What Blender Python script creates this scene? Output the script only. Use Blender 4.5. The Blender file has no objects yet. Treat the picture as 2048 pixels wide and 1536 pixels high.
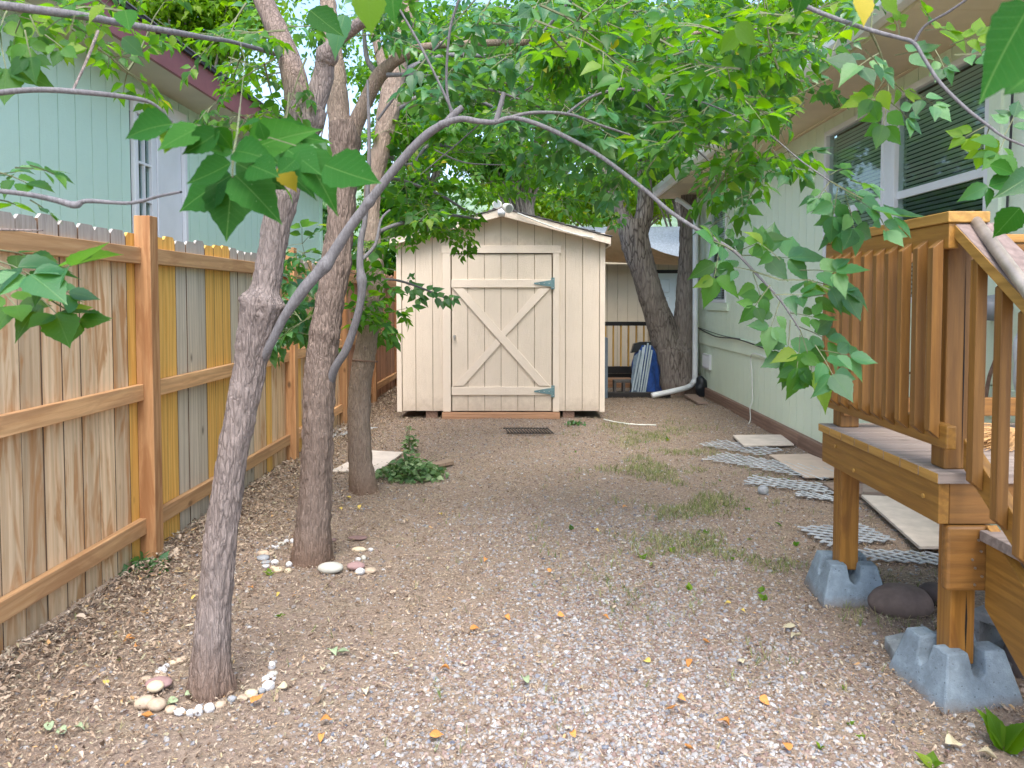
import bpy, bmesh, math, random
import numpy as np
from mathutils import Vector, Matrix, Euler
R = math.radians
random.seed(7); rng = np.random.default_rng(7)
sc = bpy.context.scene
col = sc.collection

# ------------------------------------------------------------------ camera, sky, sun, exposure
F = 1500.0; HX, HY = 1050.0, 598.0; CAMZ = 1.45; PITCH = R(2.3)
PY = HY + F * math.tan(PITCH)                      # principal row
cam_d = bpy.data.cameras.new('camera'); cam = bpy.data.objects.new('camera', cam_d); col.objects.link(cam)
cam.location = (0, 0, CAMZ); cam.rotation_euler = (R(90) - PITCH, 0, 0)
cam_d.sensor_width = 36; cam_d.lens = 36 * F / 2048
cam_d.shift_x = -(HX - 1024) / 2048; cam_d.shift_y = -(768 - PY) / 2048
cam_d.clip_start = 0.05; cam_d.clip_end = 2000
cam_d.dof.use_dof = True; cam_d.dof.focus_distance = 6.0; cam_d.dof.aperture_fstop = 9.0
sc.camera = cam
SUN_EL, SUN_AZ = R(60), R(178)
w = bpy.data.worlds.new('World'); sc.world = w; w.use_nodes = True
nt = w.node_tree; nt.nodes.clear()
sky = nt.nodes.new('ShaderNodeTexSky'); sky.sky_type = 'NISHITA'; sky.sun_disc = False
sky.sun_elevation = SUN_EL; sky.sun_rotation = SUN_AZ; sky.dust_density = 3.0; sky.ozone_density = 1.0; sky.air_density = 1.0
bg = nt.nodes.new('ShaderNodeBackground'); bg.inputs[1].default_value = 0.15
out = nt.nodes.new('ShaderNodeOutputWorld')
nt.links.new(sky.outputs[0], bg.inputs[0]); nt.links.new(bg.outputs[0], out.inputs[0])
sd = bpy.data.lights.new('sun', 'SUN'); sun = bpy.data.objects.new('sun', sd); col.objects.link(sun)
sd.energy = 0.9; sd.angle = R(35); sd.color = (1.0, 0.96, 0.91)
sdir = Vector((math.sin(SUN_AZ) * math.cos(SUN_EL), math.cos(SUN_AZ) * math.cos(SUN_EL), math.sin(SUN_EL)))
sun.rotation_euler = sdir.to_track_quat('Z', 'Y').to_euler()
sc.view_settings.view_transform = 'Standard'; sc.view_settings.look = 'None'
sc.view_settings.gamma = 1; sc.view_settings.use_curve_mapping = False
sc.view_settings.exposure = 1.78
sc.render.engine = 'CYCLES'
sc.cycles.max_bounces = 7; sc.cycles.transparent_max_bounces = 12
sc.cycles.use_denoising = True
sc.cycles.sample_clamp_indirect = 8

# ------------------------------------------------------------------ pixel <-> place helpers (photo pixels 2048x1536)
CP, SP = math.cos(PITCH), math.sin(PITCH)
def at(px, py, Y):
    u, v = (px - HX) / F, (PY - py) / F
    dy = CP + v * SP; dz = -SP + v * CP; t = Y / dy
    return Vector((u * t, Y, CAMZ + dz * t))
def gnd(px, py, z=0.0):
    u, v = (px - HX) / F, (PY - py) / F
    dy = CP + v * SP; dz = -SP + v * CP; t = (z - CAMZ) / dz
    return Vector((u * t, dy * t, z))

# ------------------------------------------------------------------ numpy value noise
_P = rng.permutation(512); _P = np.concatenate([_P, _P, _P]); _V = rng.random(512)
def vnoise(x, y, z):
    xi, yi, zi = np.floor(x).astype(int), np.floor(y).astype(int), np.floor(z).astype(int)
    xf, yf, zf = x - xi, y - yi, z - zi
    xf, yf, zf = [f * f * (3 - 2 * f) for f in (xf, yf, zf)]
    xi &= 255; yi &= 255; zi &= 255
    def h(a, b, c): return _V[_P[_P[_P[a] + b] + c] % 512]
    r = 0
    for dx in (0, 1):
        for dy in (0, 1):
            for dz in (0, 1):
                wgt = (xf if dx else 1 - xf) * (yf if dy else 1 - yf) * (zf if dz else 1 - zf)
                r = r + wgt * h(xi + dx, yi + dy, zi + dz)
    return r
def fbm(x, y, z, o=3):
    s = 0; a = .5
    for k in range(o):
        s = s + a * vnoise(x * 2 ** k + 17 * k, y * 2 ** k + 5 * k, z * 2 ** k); a *= .5
    return s

# ------------------------------------------------------------------ object helpers
def link(o, parent=None):
    col.objects.link(o)
    if parent is not None:
        o.parent = parent
        rt = parent; off = Vector(parent.get('_w', (0, 0, 0)))
        o.matrix_parent_inverse = Matrix.Translation(-off)
    return o
def tag(o, label=None, cat=None, group=None, kind=None):
    if label: o['label'] = label
    if cat: o['category'] = cat
    if group: o['group'] = group
    if kind: o['kind'] = kind
    return o
def thing(name, loc, label, cat, group=None):
    o = bpy.data.objects.new(name, None); o.location = loc; o.empty_display_size = .1
    col.objects.link(o); o['_w'] = tuple(loc)
    return tag(o, label, cat, group)

class MB:
    def __init__(s): s.v = []; s.f = []; s.sm = False
    def add(s, vs, fs):
        b = len(s.v); s.v += [tuple(p) for p in vs]; s.f += [tuple(i + b for i in f) for f in fs]; return s
    def box(s, x0, x1, y0, y1, z0, z1):
        vs = [(x0, y0, z0), (x1, y0, z0), (x1, y1, z0), (x0, y1, z0), (x0, y0, z1), (x1, y0, z1), (x1, y1, z1), (x0, y1, z1)]
        return s.add(vs, [(0, 3, 2, 1), (4, 5, 6, 7), (0, 1, 5, 4), (1, 2, 6, 5), (2, 3, 7, 6), (3, 0, 4, 7)])
    def prism(s, pts, d):   # pts: planar polygon (Vectors), extruded by vector d
        n = len(pts); a = [Vector(p) for p in pts]; d = Vector(d)
        vs = a + [p + d for p in a]
        fs = [tuple(range(n))[::-1], tuple(range(n, 2 * n))] + [(i, (i + 1) % n, n + (i + 1) % n, n + i) for i in range(n)]
        return s.add(vs, fs)
    def bar(s, a, b, wd, th, up=(0, 0, 1)):  # board from a to b: width wd across 'side', thickness th along up
        a, b = Vector(a), Vector(b); d = (b - a).normalized(); up = Vector(up)
        side = d.cross(up).normalized(); up = side.cross(d).normalized()
        pts = [a + side * (wd / 2) * i + up * (th / 2) * j for i, j in ((-1, -1), (1, -1), (1, 1), (-1, 1))]
        return s.prism(pts, b - a)
    def tube(s, pts, rad, n=8, caps=True):
        pts = [Vector(p) for p in pts]; m = len(pts)
        if not hasattr(rad, '__len__'): rad = [rad] * m
        t0 = (pts[1] - pts[0]).normalized(); nrm = t0.orthogonal().normalized(); vs = []
        for i in range(m):
            t = (pts[min(i + 1, m - 1)] - pts[max(i - 1, 0)]).normalized()
            nrm = (nrm - t * nrm.dot(t)).normalized(); bn = t.cross(nrm)
            for k in range(n):
                a = 2 * math.pi * k / n
                vs.append(pts[i] + (nrm * math.cos(a) + bn * math.sin(a)) * rad[i])
        fs = [(i * n + k, i * n + (k + 1) % n, (i + 1) * n + (k + 1) % n, (i + 1) * n + k) for i in range(m - 1) for k in range(n)]
        if caps: fs += [tuple(range(n))[::-1], tuple(range((m - 1) * n, m * n))]
        return s.add(vs, fs)
    def mesh(s, name='m', mat=None, smooth=False):
        me = bpy.data.meshes.new(name); me.from_pydata(s.v, [], s.f); me.update()
        bm = bmesh.new(); bm.from_mesh(me); bmesh.ops.recalc_face_normals(bm, faces=bm.faces); bm.to_mesh(me); bm.free()
        if mat: me.materials.append(mat)
        if smooth: me.polygons.foreach_set('use_smooth', [True] * len(me.polygons))
        return me
    def build(s, name, mat, parent=None, smooth=False, bevel=0, label=None, origin=None):
        if origin is not None:
            o3 = Vector(origin); s.v = [tuple(Vector(p) - o3) for p in s.v]
        o = bpy.data.objects.new(name, s.mesh(name, mat, smooth))
        if origin is not None: o.location = o3
        if bevel:
            md = o.modifiers.new('bevel', 'BEVEL'); md.width = bevel; md.segments = 2; md.limit_method = 'ANGLE'
        link(o, parent)
        if label: o['label'] = label
        return o
def inst(name, me, loc, parent=None, rot=(0, 0, 0), scale=(1, 1, 1)):
    o = bpy.data.objects.new(name, me); o.location = loc; o.rotation_euler = rot; o.scale = scale
    return link(o, parent)
def npmesh(name, V, Fc, mat, parent=None, smooth=False, attr=None):
    """V (n,3) array, Fc (m,k) int array"""
    me = bpy.data.meshes.new(name); k = Fc.shape[1]
    me.vertices.add(len(V)); me.vertices.foreach_set('co', np.ascontiguousarray(V, dtype=np.float32).ravel())
    me.loops.add(Fc.size); me.loops.foreach_set('vertex_index', Fc.astype(np.int32).ravel())
    me.polygons.add(len(Fc)); me.polygons.foreach_set('loop_start', np.arange(0, Fc.size, k, dtype=np.int32))
    try: me.polygons.foreach_set('loop_total', np.full(len(Fc), k, dtype=np.int32))
    except Exception: pass
    if attr is not None:
        a = me.attributes.new('rv', 'FLOAT', 'FACE'); a.data.foreach_set('value', attr.astype(np.float32))
    me.update(calc_edges=True)
    me.polygons.foreach_set('use_smooth', np.full(len(Fc), smooth))
    me.materials.append(mat)
    o = bpy.data.objects.new(name, me); link(o, parent); return o

# ------------------------------------------------------------------ material helpers
class NM:
    def __init__(s, name):
        s.m = bpy.data.materials.new(name); s.m.use_nodes = True; s.t = s.m.node_tree; s.t.nodes.clear()
        s.out = s.t.nodes.new('ShaderNodeOutputMaterial')
    def n(s, typ, **kw):
        nd = s.t.nodes.new('ShaderNode' + typ)
        ins = kw.pop('ins', {})
        for k, v in kw.items(): setattr(nd, k, v)
        for k, v in ins.items():
            if isinstance(v, bpy.types.NodeSocket): s.t.links.new(v, nd.inputs[k])
            else: nd.inputs[k].default_value = v
        return nd
    def ramp(s, fac, stops):
        nd = s.n('ValToRGB', ins={0: fac}); e = nd.color_ramp.elements
        while len(e) < len(stops): e.new(.5)
        for i, (p, c) in enumerate(stops): e[i].position = p; e[i].color = (*c, 1) if len(c) == 3 else c
        return nd.outputs[0]
    def mix(s, f, a, b, mode='MIX'):
        nd = s.n('Mix', data_type='RGBA', blend_type=mode); 
        for i, v in ((0, f), (6, a), (7, b)):
            if isinstance(v, bpy.types.NodeSocket): s.t.links.new(v, nd.inputs[i])
            else: nd.inputs[i].default_value = v if i == 0 else ((*v, 1) if len(v) == 3 else v)
        return nd.outputs[2]
    def coords(s, scale=(1, 1, 1), rnd=True, kind='Object'):
        tc = s.n('TexCoord'); v = tc.outputs[kind]
        if rnd:
            oi = s.n('ObjectInfo'); m = s.n('Math', operation='MULTIPLY', ins={0: oi.outputs['Random'], 1: 53.0})
            v = s.n('VectorMath', operation='ADD', ins={0: v, 1: m.outputs[0]}).outputs[0]
        return s.n('VectorMath', operation='MULTIPLY', ins={0: v, 1: scale}).outputs[0]
    def noise(s, v, scale=5, detail=4, rough=.55, dist=0):
        return s.n('TexNoise', ins={'Vector': v, 'Scale': scale, 'Detail': detail, 'Roughness': rough, 'Distortion': dist}).outputs[0]
    def bump(s, h, strength=.3, dist=.01, nrm=None):
        ins = {'Height': h, 'Strength': strength, 'Distance': dist}
        if nrm is not None: ins['Normal'] = nrm
        return s.n('Bump', ins=ins).outputs[0]
    def pbr(s, color, rough=.8, bump=None, metal=0, spec=.5):
        p = s.n('BsdfPrincipled')
        for k, v in (('Base Color', color), ('Roughness', rough), ('Metallic', metal), ('Specular IOR Level', spec)):
            if isinstance(v, bpy.types.NodeSocket): s.t.links.new(v, p.inputs[k])
            else: p.inputs[k].default_value = (*v, 1) if k == 'Base Color' else v
        if bump is not None: s.t.links.new(bump, p.inputs['Normal'])
        s.t.links.new(p.outputs[0], s.out.inputs[0]); return s.m

def wood(name, c0, c1, axis='z', stain=None, stain_amt=.5, knots=True, rough=.75, vary=.25, grain=1.0, greytop=0):
    m = NM(name); st = {'x': (.06, 1, 1), 'y': (1, .06, 1), 'z': (1, 1, .06)}[axis]
    v = m.coords(st)
    g = m.noise(v, 60 * grain, 5, .65, .6)
    ring = m.n('TexWave', wave_type='RINGS', rings_direction={'x': 'X', 'y': 'Y', 'z': 'Z'}[axis], ins={'Vector': v, 'Scale': 9.0 * grain, 'Distortion': 9.0, 'Detail': 2.0, 'Detail Scale': 1.2}).outputs[1]
    gc = m.ramp(g, [(.3, c0), (.7, c1)])
    dk = tuple(c * .62 for c in c0)
    c = m.mix(m.ramp(ring, [(.35, (0, 0, 0)), (.95, (.38, .38, .38))]), gc, dk)
    oi = m.n('ObjectInfo')
    hv = m.n('HueSaturation', ins={'Value': m.n('MapRange', ins={0: oi.outputs['Random'], 3: 1 - vary, 4: 1 + vary * .6}).outputs[0], 'Color': c}); c = hv.outputs[0]
    if stain:
        v2 = m.coords(tuple(3.2 * a if a == 1 else .55 for a in st)); s2 = m.noise(v2, 3.0, 4, .6, 1.2)
        c = m.mix(m.ramp(s2, [(.50, (0, 0, 0)), (.62, (stain_amt,) * 3)]), c, stain)
    hgt = g
    if knots:
        vk = m.coords(tuple(1 if a == 1 else .5 for a in st))
        vo = m.n('TexVoronoi', ins={'Vector': vk, 'Scale': 5.0}); dsk = m.ramp(vo.outputs['Distance'], [(.04, (1, 1, 1)), (.10, (0, 0, 0))])
        c = m.mix(dsk, c, tuple(x * .38 for x in c0))
    if greytop:
        z = m.n('SeparateXYZ', ins={0: m.n('TexCoord').outputs['Object']}).outputs[2]
        c = m.mix(m.n('MapRange', ins={0: m.n('Math', operation='MULTIPLY_ADD', ins={0: g, 1: .05, 2: z}).outputs[0], 1: 1.68, 2: 1.75, 3: 0.0, 4: greytop}).outputs[0], c, m.ramp(g, [(.3, (.24, .235, .23)), (.7, (.44, .43, .42))]))
    return m.pbr(c, rough, m.bump(hgt, .35, .004))

def painted(name, colr, groove=True, rough=.55, dirt=.12, fine=1.0, splash=0):
    m = NM(name); v = m.coords((1, 1, 1))
    vs = m.coords((5, 5, 30)); h = m.noise(vs, 6 * fine, 5, .6, .8)
    vv = m.coords((40, 40, 3)); h2 = m.noise(vv, 4, 3, .6)
    big = m.noise(m.coords((1, 1, 1), rnd=False), 1.7, 5, .6)
    c = m.mix(m.ramp(big, [(.4, (0, 0, 0)), (.75, (dirt,) * 3)]), colr, tuple(x * .6 for x in colr))
    c = m.mix(m.ramp(h, [(.55, (0, 0, 0)), (.8, (.14,) * 3)]), c, tuple(x * .6 for x in colr))
    if splash:
        z = m.n('SeparateXYZ', ins={0: m.n('TexCoord').outputs['Object']}).outputs[2]
        sp = m.n('MapRange', ins={0: m.n('Math', operation='MULTIPLY_ADD', ins={0: m.noise(m.coords((1, 1, 1)), 12, 5, .7), 1: .45, 2: z}).outputs[0], 1: .14, 2: .42, 3: splash, 4: 0.0}).outputs[0]
        c = m.mix(sp, c, (.30, .23, .17))
        st = m.noise(m.coords((9, 9, .6)), 3, 4, .6); c = m.mix(m.ramp(st, [(.55, (0, 0, 0)), (.75, (.16,) * 3)]), c, (.38, .31, .24))
    hh = m.n('Math', operation='ADD', ins={0: h, 1: h2}).outputs[0]
    return m.pbr(c, rough, m.bump(hh, .45, .006))
def flat(name, colr, rough=.5, metal=0, nscale=8, namt=.15, bump=.1, spec=.5):
    m = NM(name); n = m.noise(m.coords((1, 1, 1)), nscale, 5, .6)
    c = m.mix(m.ramp(n, [(.35, (0, 0, 0)), (.7, (1, 1, 1))]), tuple(x * (1 - namt) for x in colr), tuple(min(1, x * (1 + namt)) for x in colr))
    return m.pbr(c, rough, m.bump(n, bump, .01), metal, spec)

def concrete(name, colr):
    m = NM(name); v = m.coords()
    n = m.noise(v, 9, 7, .68); n2 = m.noise(v, 160, 3, .75); n3 = m.noise(v, 35, 4, .7)
    vo = m.n('TexVoronoi', ins={'Vector': v, 'Scale': 48.0}).outputs['Distance']
    c = m.mix(m.ramp(n, [(.33, (0, 0, 0)), (.68, (1, 1, 1))]), tuple(x * .60 for x in colr), tuple(x * 1.1 for x in colr))
    c = m.mix(m.ramp(n3, [(.55, (0, 0, 0)), (.75, (.4,) * 3)]), c, tuple(x * 1.5 for x in colr))
    c = m.mix(m.ramp(vo, [(.07, (.85,) * 3), (.16, (0, 0, 0))]), c, tuple(x * .35 for x in colr))
    z = m.n('SeparateXYZ', ins={0: m.n('TexCoord').outputs['Object']}).outputs[2]
    sp = m.n('MapRange', ins={0: m.n('Math', operation='MULTIPLY_ADD', ins={0: n, 1: .07, 2: z}).outputs[0], 1: .03, 2: .085, 3: .7, 4: 0.0}).outputs[0]
    c = m.mix(sp, c, (.20, .15, .11))
    hh = m.n('Math', operation='MULTIPLY_ADD', ins={0: m.ramp(vo, [(.05, (0, 0, 0)), (.18, (1, 1, 1))]), 1: .7, 2: m.n('Math', operation='ADD', ins={0: n3, 1: n2}).outputs[0]}).outputs[0]
    return m.pbr(c, .92, m.bump(hh, .8, .006))

def bark(name, c_dark, c_mid, c_lite, scale=1.0, cracks=.55, bmp=1.0):
    m = NM(name)
    v = m.coords((1, 1, .16), rnd=False)
    wn = m.n('TexNoise', ins={'Vector': v, 'Scale': 22.0 * scale, 'Detail': 4.0})
    vv = m.n('VectorMath', operation='MULTIPLY_ADD', ins={0: wn.outputs[1], 1: (.045, .045, .045), 2: v}).outputs[0]
    vo = m.n('TexVoronoi', feature='DISTANCE_TO_EDGE', ins={'Vector': vv, 'Scale': 75.0 * scale}).outputs['Distance']
    n = m.noise(v, 95 * scale, 6, .72); big = m.noise(m.coords((1, 1, .6), rnd=False), 4.0, 5, .6); fine = m.noise(m.coords((1, 1, 1), rnd=False), 220, 3, .7)
    c = m.mix(m.ramp(n, [(.34, (0, 0, 0)), (.62, (1, 1, 1))]), c_mid, c_lite)
    c = m.mix(m.ramp(big, [(.35, (0, 0, 0)), (.7, (.6, .6, .6))]), c, c_mid)
    msk = m.ramp(m.noise(v, 11 * scale, 3, .6), [(.38, (.25, .25, .25)), (.6, (1, 1, 1))])
    ck = m.mix(1.0, m.ramp(vo, [(.0, (cracks,) * 3), (.13, (0, 0, 0))]), msk, 'MULTIPLY')
    c = m.mix(ck, c, c_dark)
    c = m.mix(m.ramp(fine, [(.3, (.25, .25, .25)), (.5, (0, 0, 0))]), c, c_dark)
    z = m.n('SeparateXYZ', ins={0: m.n('TexCoord').outputs['Object']}).outputs[2]
    soil = m.n('MapRange', ins={0: m.n('Math', operation='MULTIPLY_ADD', ins={0: big, 1: .16, 2: z}).outputs[0], 1: .08, 2: .28, 3: .75, 4: 0.0}).outputs[0]
    c = m.mix(soil, c, (.17, .105, .07))
    h = m.n('Math', operation='MULTIPLY_ADD', ins={0: m.ramp(vo, [(0, (0, 0, 0)), (.18, (1, 1, 1))]), 1: .6, 2: m.n('Math', operation='MULTIPLY_ADD', ins={0: fine, 1: .35, 2: n}).outputs[0]}).outputs[0]
    return m.pbr(c, .92, m.bump(h, .75 * bmp, .009), spec=.2)

def leafmat(name, stops, trans=.55, rough=.42, tm=.38, veins=False, spec=.38):
    """colour picked by the leaf's own random number rv; holes/specks by noise"""
    m = NM(name); a = m.n('Attribute', attribute_name='rv').outputs['Fac']
    oi = m.n('ObjectInfo').outputs['Random']
    f = m.n('Math', operation='FRACT', ins={0: m.n('Math', operation='MULTIPLY_ADD', ins={0: oi, 1: .35, 2: a}).outputs[0]}).outputs[0]
    c = m.ramp(f, stops)
    n = m.noise(m.coords((1, 1, 1), rnd=False), 60, 3, .6)
    c = m.mix(m.ramp(n, [(.35, (0, 0, 0)), (.7, (.30, .30, .30))]), c, (.05, .10, .01))
    nh = n
    if veins:
        sp = m.n('SeparateXYZ', ins={0: m.n('TexCoord').outputs['Object']}); ax = m.n('Math', operation='ABSOLUTE', ins={0: sp.outputs[0]}).outputs[0]
        mid = m.ramp(ax, [(0, (.5,) * 3), (.006, (.28,) * 3), (.011, (0, 0, 0))])
        yy = m.n('Math', operation='MULTIPLY_ADD', ins={0: ax, 1: -.9, 2: sp.outputs[1]}).outputs[0]
        fr_ = m.n('Math', operation='FRACT', ins={0: m.n('Math', operation='MULTIPLY', ins={0: yy, 1: 9.0}).outputs[0]}).outputs[0]
        side = m.ramp(fr_, [(0, (.22,) * 3), (.07, (0, 0, 0))])
        vn = m.n('Math', operation='MAXIMUM', ins={0: mid, 1: side}).outputs[0]
        c = m.mix(vn, c, (.16, .30, .08)); nh = m.n('Math', operation='SUBTRACT', ins={0: n, 1: m.n('Math', operation='MULTIPLY', ins={0: vn, 1: 2.0}).outputs[0]}).outputs[0]
        sp2 = m.n('TexVoronoi', ins={'Vector': m.coords((1, 1, 1)), 'Scale': 9.0}).outputs['Distance']; c = m.mix(m.ramp(sp2, [(.04, (.5,) * 3), (.09, (0, 0, 0))]), c, (.35, .42, .2))
    p = m.n('BsdfPrincipled', ins={'Base Color': c, 'Roughness': rough, 'Specular IOR Level': spec, 'Normal': m.bump(nh, .3, .004)})
    tc = m.mix(tm, c, (.30, .55, .03), 'MIX')
    hs = m.n('HueSaturation', ins={'Saturation': 1.1, 'Value': 1.25, 'Color': tc}).outputs[0]
    tr = m.n('BsdfTranslucent', ins={'Color': hs})
    mx = m.n('MixShader', ins={0: trans, 1: p.outputs[0], 2: tr.outputs[0]})
    m.t.links.new(mx.outputs[0], m.out.inputs[0]); return m.m

M = {}
M['picket_pale'] = wood('picket_pale', (.66, .45, .26), (.82, .64, .43), 'z', stain=(.44, .20, .06), stain_amt=.75, vary=.3, greytop=.9)
M['picket_yellow'] = wood('picket_yellow', (.72, .37, .07), (.88, .55, .15), 'z', vary=.1)
M['picket_grey'] = wood('picket_grey', (.50, .43, .34), (.66, .58, .47), 'z', vary=.15, greytop=.7)
M['picket_tan'] = wood('picket_tan', (.58, .38, .20), (.74, .54, .33), 'z', stain=(.32, .14, .05), stain_amt=.5)
M['picket_edge'] = wood('picket_edge', (.10, .06, .035), (.18, .11, .065), 'z', knots=False)  # darkened so side faces carry painted crevice shade and dirt between pickets
M['picket_top'] = wood('picket_top', (.38, .35, .32), (.56, .53, .50), 'z', vary=.12, knots=False)
M['picket_red'] = wood('picket_red', (.40, .20, .11), (.56, .33, .21), 'z', stain=(.25, .09, .04), stain_amt=.5)
M['post'] = wood('fence_post_wood', (.40, .20, .08), (.55, .31, .145), 'z', stain=(.26, .10, .03), stain_amt=.5)
M['rail'] = wood('fence_rail_wood', (.52, .28, .12), (.68, .42, .21), 'y', stain=(.30, .14, .06), stain_amt=.4)
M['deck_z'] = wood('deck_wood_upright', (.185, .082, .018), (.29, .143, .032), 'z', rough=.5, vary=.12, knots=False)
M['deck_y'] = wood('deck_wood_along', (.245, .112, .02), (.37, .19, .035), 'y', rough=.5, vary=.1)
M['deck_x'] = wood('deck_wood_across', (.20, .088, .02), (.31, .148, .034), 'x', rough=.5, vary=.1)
M['deck_gold'] = wood('deck_gold', (.36, .19, .04), (.52, .30, .075), 'y', rough=.5, vary=.1, knots=False)
M['deck_post'] = wood('deck_post_wood', (.25, .105, .015), (.38, .18, .035), 'z', rough=.45, vary=.1, stain=(.14, .05, .012), stain_amt=.5)
M['deck_board'] = wood('deck_board_wood', (.25, .20, .17), (.40, .34, .30), 'x', vary=.15)
M['rail_cap'] = wood('rail_cap_wood', (.17, .125, .11), (.26, .20, .18), 'y', vary=.05, knots=False)
M['siding_green'] = painted('siding_green', (.76, .87, .69))
M['siding_blue'] = painted('siding_blue', (.60, .82, .68))
M['shed_paint'] = painted('shed_paint', (.72, .625, .51), dirt=.22, splash=.5)
M['shed_trim'] = painted('shed_trim', (.78, .68, .565), dirt=.22)
M['tan_siding'] = painted('tan_siding', (.62, .53, .39), dirt=.2)
M['soffit'] = flat('soffit', (.70, .60, .43), .7, nscale=2, namt=.08)
M['soffit_left'] = flat('soffit_left', (.50, .49, .38), .7, nscale=2, namt=.08)
M['fascia_maroon'] = flat('fascia_maroon', (.24, .085, .09), .6, nscale=5, namt=.12)
M['white'] = flat('white_paint', (.78, .80, .82), .4, nscale=3, namt=.05, bump=.03)
M['gutter'] = flat('gutter_metal', (.78, .77, .72), .35, nscale=4, namt=.07, bump=.03)
M['downspout'] = flat('downspout_metal', (.80, .84, .86), .3, nscale=4, namt=.07, bump=.03)
M['drip'] = flat('shingle_edge', (.035, .035, .04), .8, nscale=30)
M['roof_shingle'] = flat('roof_shingle', (.16, .15, .155), .9, nscale=60, namt=.35, bump=.4)
M['roof_pale'] = flat('roof_pale', (.42, .47, .53), .5, nscale=25, namt=.2, bump=.2)
M['hinge'] = flat('hinge_metal', (.17, .29, .31), .45, .5, nscale=20, namt=.2)
M['steel'] = flat('steel', (.55, .55, .55), .3, .9, nscale=20, namt=.15)
M['pipe'] = flat('handrail_pipe', (.34, .30, .26), .4, .35, nscale=14, namt=.25, bump=.15)
M['black'] = flat('black_plastic', (.012, .012, .014), .5)
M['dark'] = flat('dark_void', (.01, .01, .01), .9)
M['black_iron'] = flat('black_iron', (.02, .018, .018), .5)
M['skirt'] = wood('skirt_board', (.20, .12, .085), (.30, .19, .14), 'y', vary=.1)
M['door_white'] = flat('door_white', (.60, .68, .70), .4, nscale=3, namt=.05)
M['cable'] = flat('cable_rubber', (.02, .02, .022), .5)
M['white_cable'] = flat('white_cable', (.70, .72, .66), .5)
M['pier'] = concrete('pier_concrete', (.25, .32, .375))
M['block'] = concrete('block_concrete', (.29, .31, .33))
M['block_dark'] = concrete('block_dark', (.14, .13, .125))
M['vinyl'] = flat('vinyl_lattice', (.50, .525, .54), .5, nscale=9, namt=.35)
M['vinyl_grey'] = flat('vinyl_lattice_grey', (.38, .405, .43), .5, nscale=9, namt=.3)
M['panel_board'] = flat('weathered_panel', (.60, .53, .46), .8, nscale=9, namt=.12, bump=.3)
M['stair_stone'] = concrete('flat_stone', (.34, .38, .40))
M['sail'] = flat('sail_cloth', (.55, .39, .22), .9, nscale=6, namt=.12, bump=.4)
M['tarp'] = flat('blue_tarp', (.02, .07, .28), .35, nscale=9, namt=.4, bump=.8)
M['tarp_grey'] = flat('tarp_grey', (.18, .26, .34), .4, nscale=9, namt=.3, bump=.6)
M['pole_metal'] = flat('pole_metal', (.45, .55, .62), .3, .4, nscale=5)
M['bag'] = flat('black_bag', (.015, .02, .025), .35, nscale=10, bump=.8)
M['straw'] = flat('straw', (.55, .33, .14), .8, nscale=30, namt=.3)
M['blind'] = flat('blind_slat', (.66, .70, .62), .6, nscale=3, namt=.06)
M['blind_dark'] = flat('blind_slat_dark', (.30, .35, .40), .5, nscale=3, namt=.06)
M['twig'] = flat('twig_bark', (.15, .17, .085), .8, nscale=60, namt=.25)
M['twig_grey'] = flat('twig_grey_bark', (.26, .25, .24), .8, nscale=60, namt=.25, bump=.3)
M['meter'] = flat('meter_grey', (.22, .24, .27), .45)
M['film'] = flat('plastic_film', (.62, .66, .72), .3, nscale=20, bump=.6)
M['bark1'] = bark('bark_front', (.07, .056, .052), (.21, .172, .155), (.35, .295, .27))
M['bark2'] = bark('bark_second', (.06, .045, .037), (.19, .145, .12), (.32, .25, .21))
M['bark3'] = bark('bark_third', (.09, .065, .05), (.28, .21, .165), (.42, .335, .265), 1.2)
M['bark_back'] = bark('bark_back', (.065, .052, .045), (.23, .19, .165), (.40, .35, .305), .30, .95, 1.6)
M['bark_smooth'] = bark('bark_smooth', (.07, .065, .065), (.14, .135, .14), (.235, .23, .24), 1.3, .4, .35)
GREEN = [(0, (.012, .075, .018)), (.35, (.028, .14, .03)), (.65, (.06, .21, .04)), (.88, (.12, .30, .05)), (.985, (.24, .36, .05)), (1, (.5, .38, .03))]
GREEN_B = [(0, (.014, .085, .035)), (.4, (.03, .15, .055)), (.8, (.075, .25, .09)), (1, (.16, .34, .12))]
LIME = [(0, (.07, .17, .015)), (.5, (.14, .28, .02)), (1, (.26, .38, .03))]
DEEP = [(0, (.03, .10, .02)), (.5, (.08, .22, .035)), (1, (.17, .34, .05))]
M['leaf'] = leafmat('leaf_green', GREEN); M['leaf_b'] = leafmat('leaf_bluegreen', GREEN_B, .45, .30, spec=.6)
M['leaf_lime'] = leafmat('leaf_lime', LIME, .55, .4, .6); M['leaf_deep'] = leafmat('leaf_deep', DEEP, .48)
for k_, st_, a_ in (('leaf', GREEN, {}), ('leaf_b', GREEN_B, dict(trans=.40, rough=.32, spec=.6)), ('leaf_lime', LIME, dict(trans=.55, tm=.5)), ('leaf_deep', DEEP, dict(trans=.45))):
    M[k_ + '_v'] = leafmat(k_ + '_veined', st_, veins=True, **a_)
M['leaf_yellow'] = leafmat('leaf_yellow', [(0, (.45, .36, .02)), (.5, (.50, .42, .04)), (1, (.42, .30, .02))], .3, .6)
M['leaf_near'] = leafmat('leaf_near_green', [(0, (.006, .07, .010)), (1, (.02, .135, .018))], .35, .5, .15, spec=.12); M['leaf_near_v'] = leafmat('leaf_near_veined', [(0, (.006, .07, .010)), (.6, (.016, .115, .016)), (1, (.035, .16, .018))], .35, .5, .15, True, .12)
M['leaf_wilt'] = leafmat('leaf_wilting', [(0, (.04, .11, .04)), (.5, (.12, .23, .09)), (1, (.34, .45, .24))], .25, .5)
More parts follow.
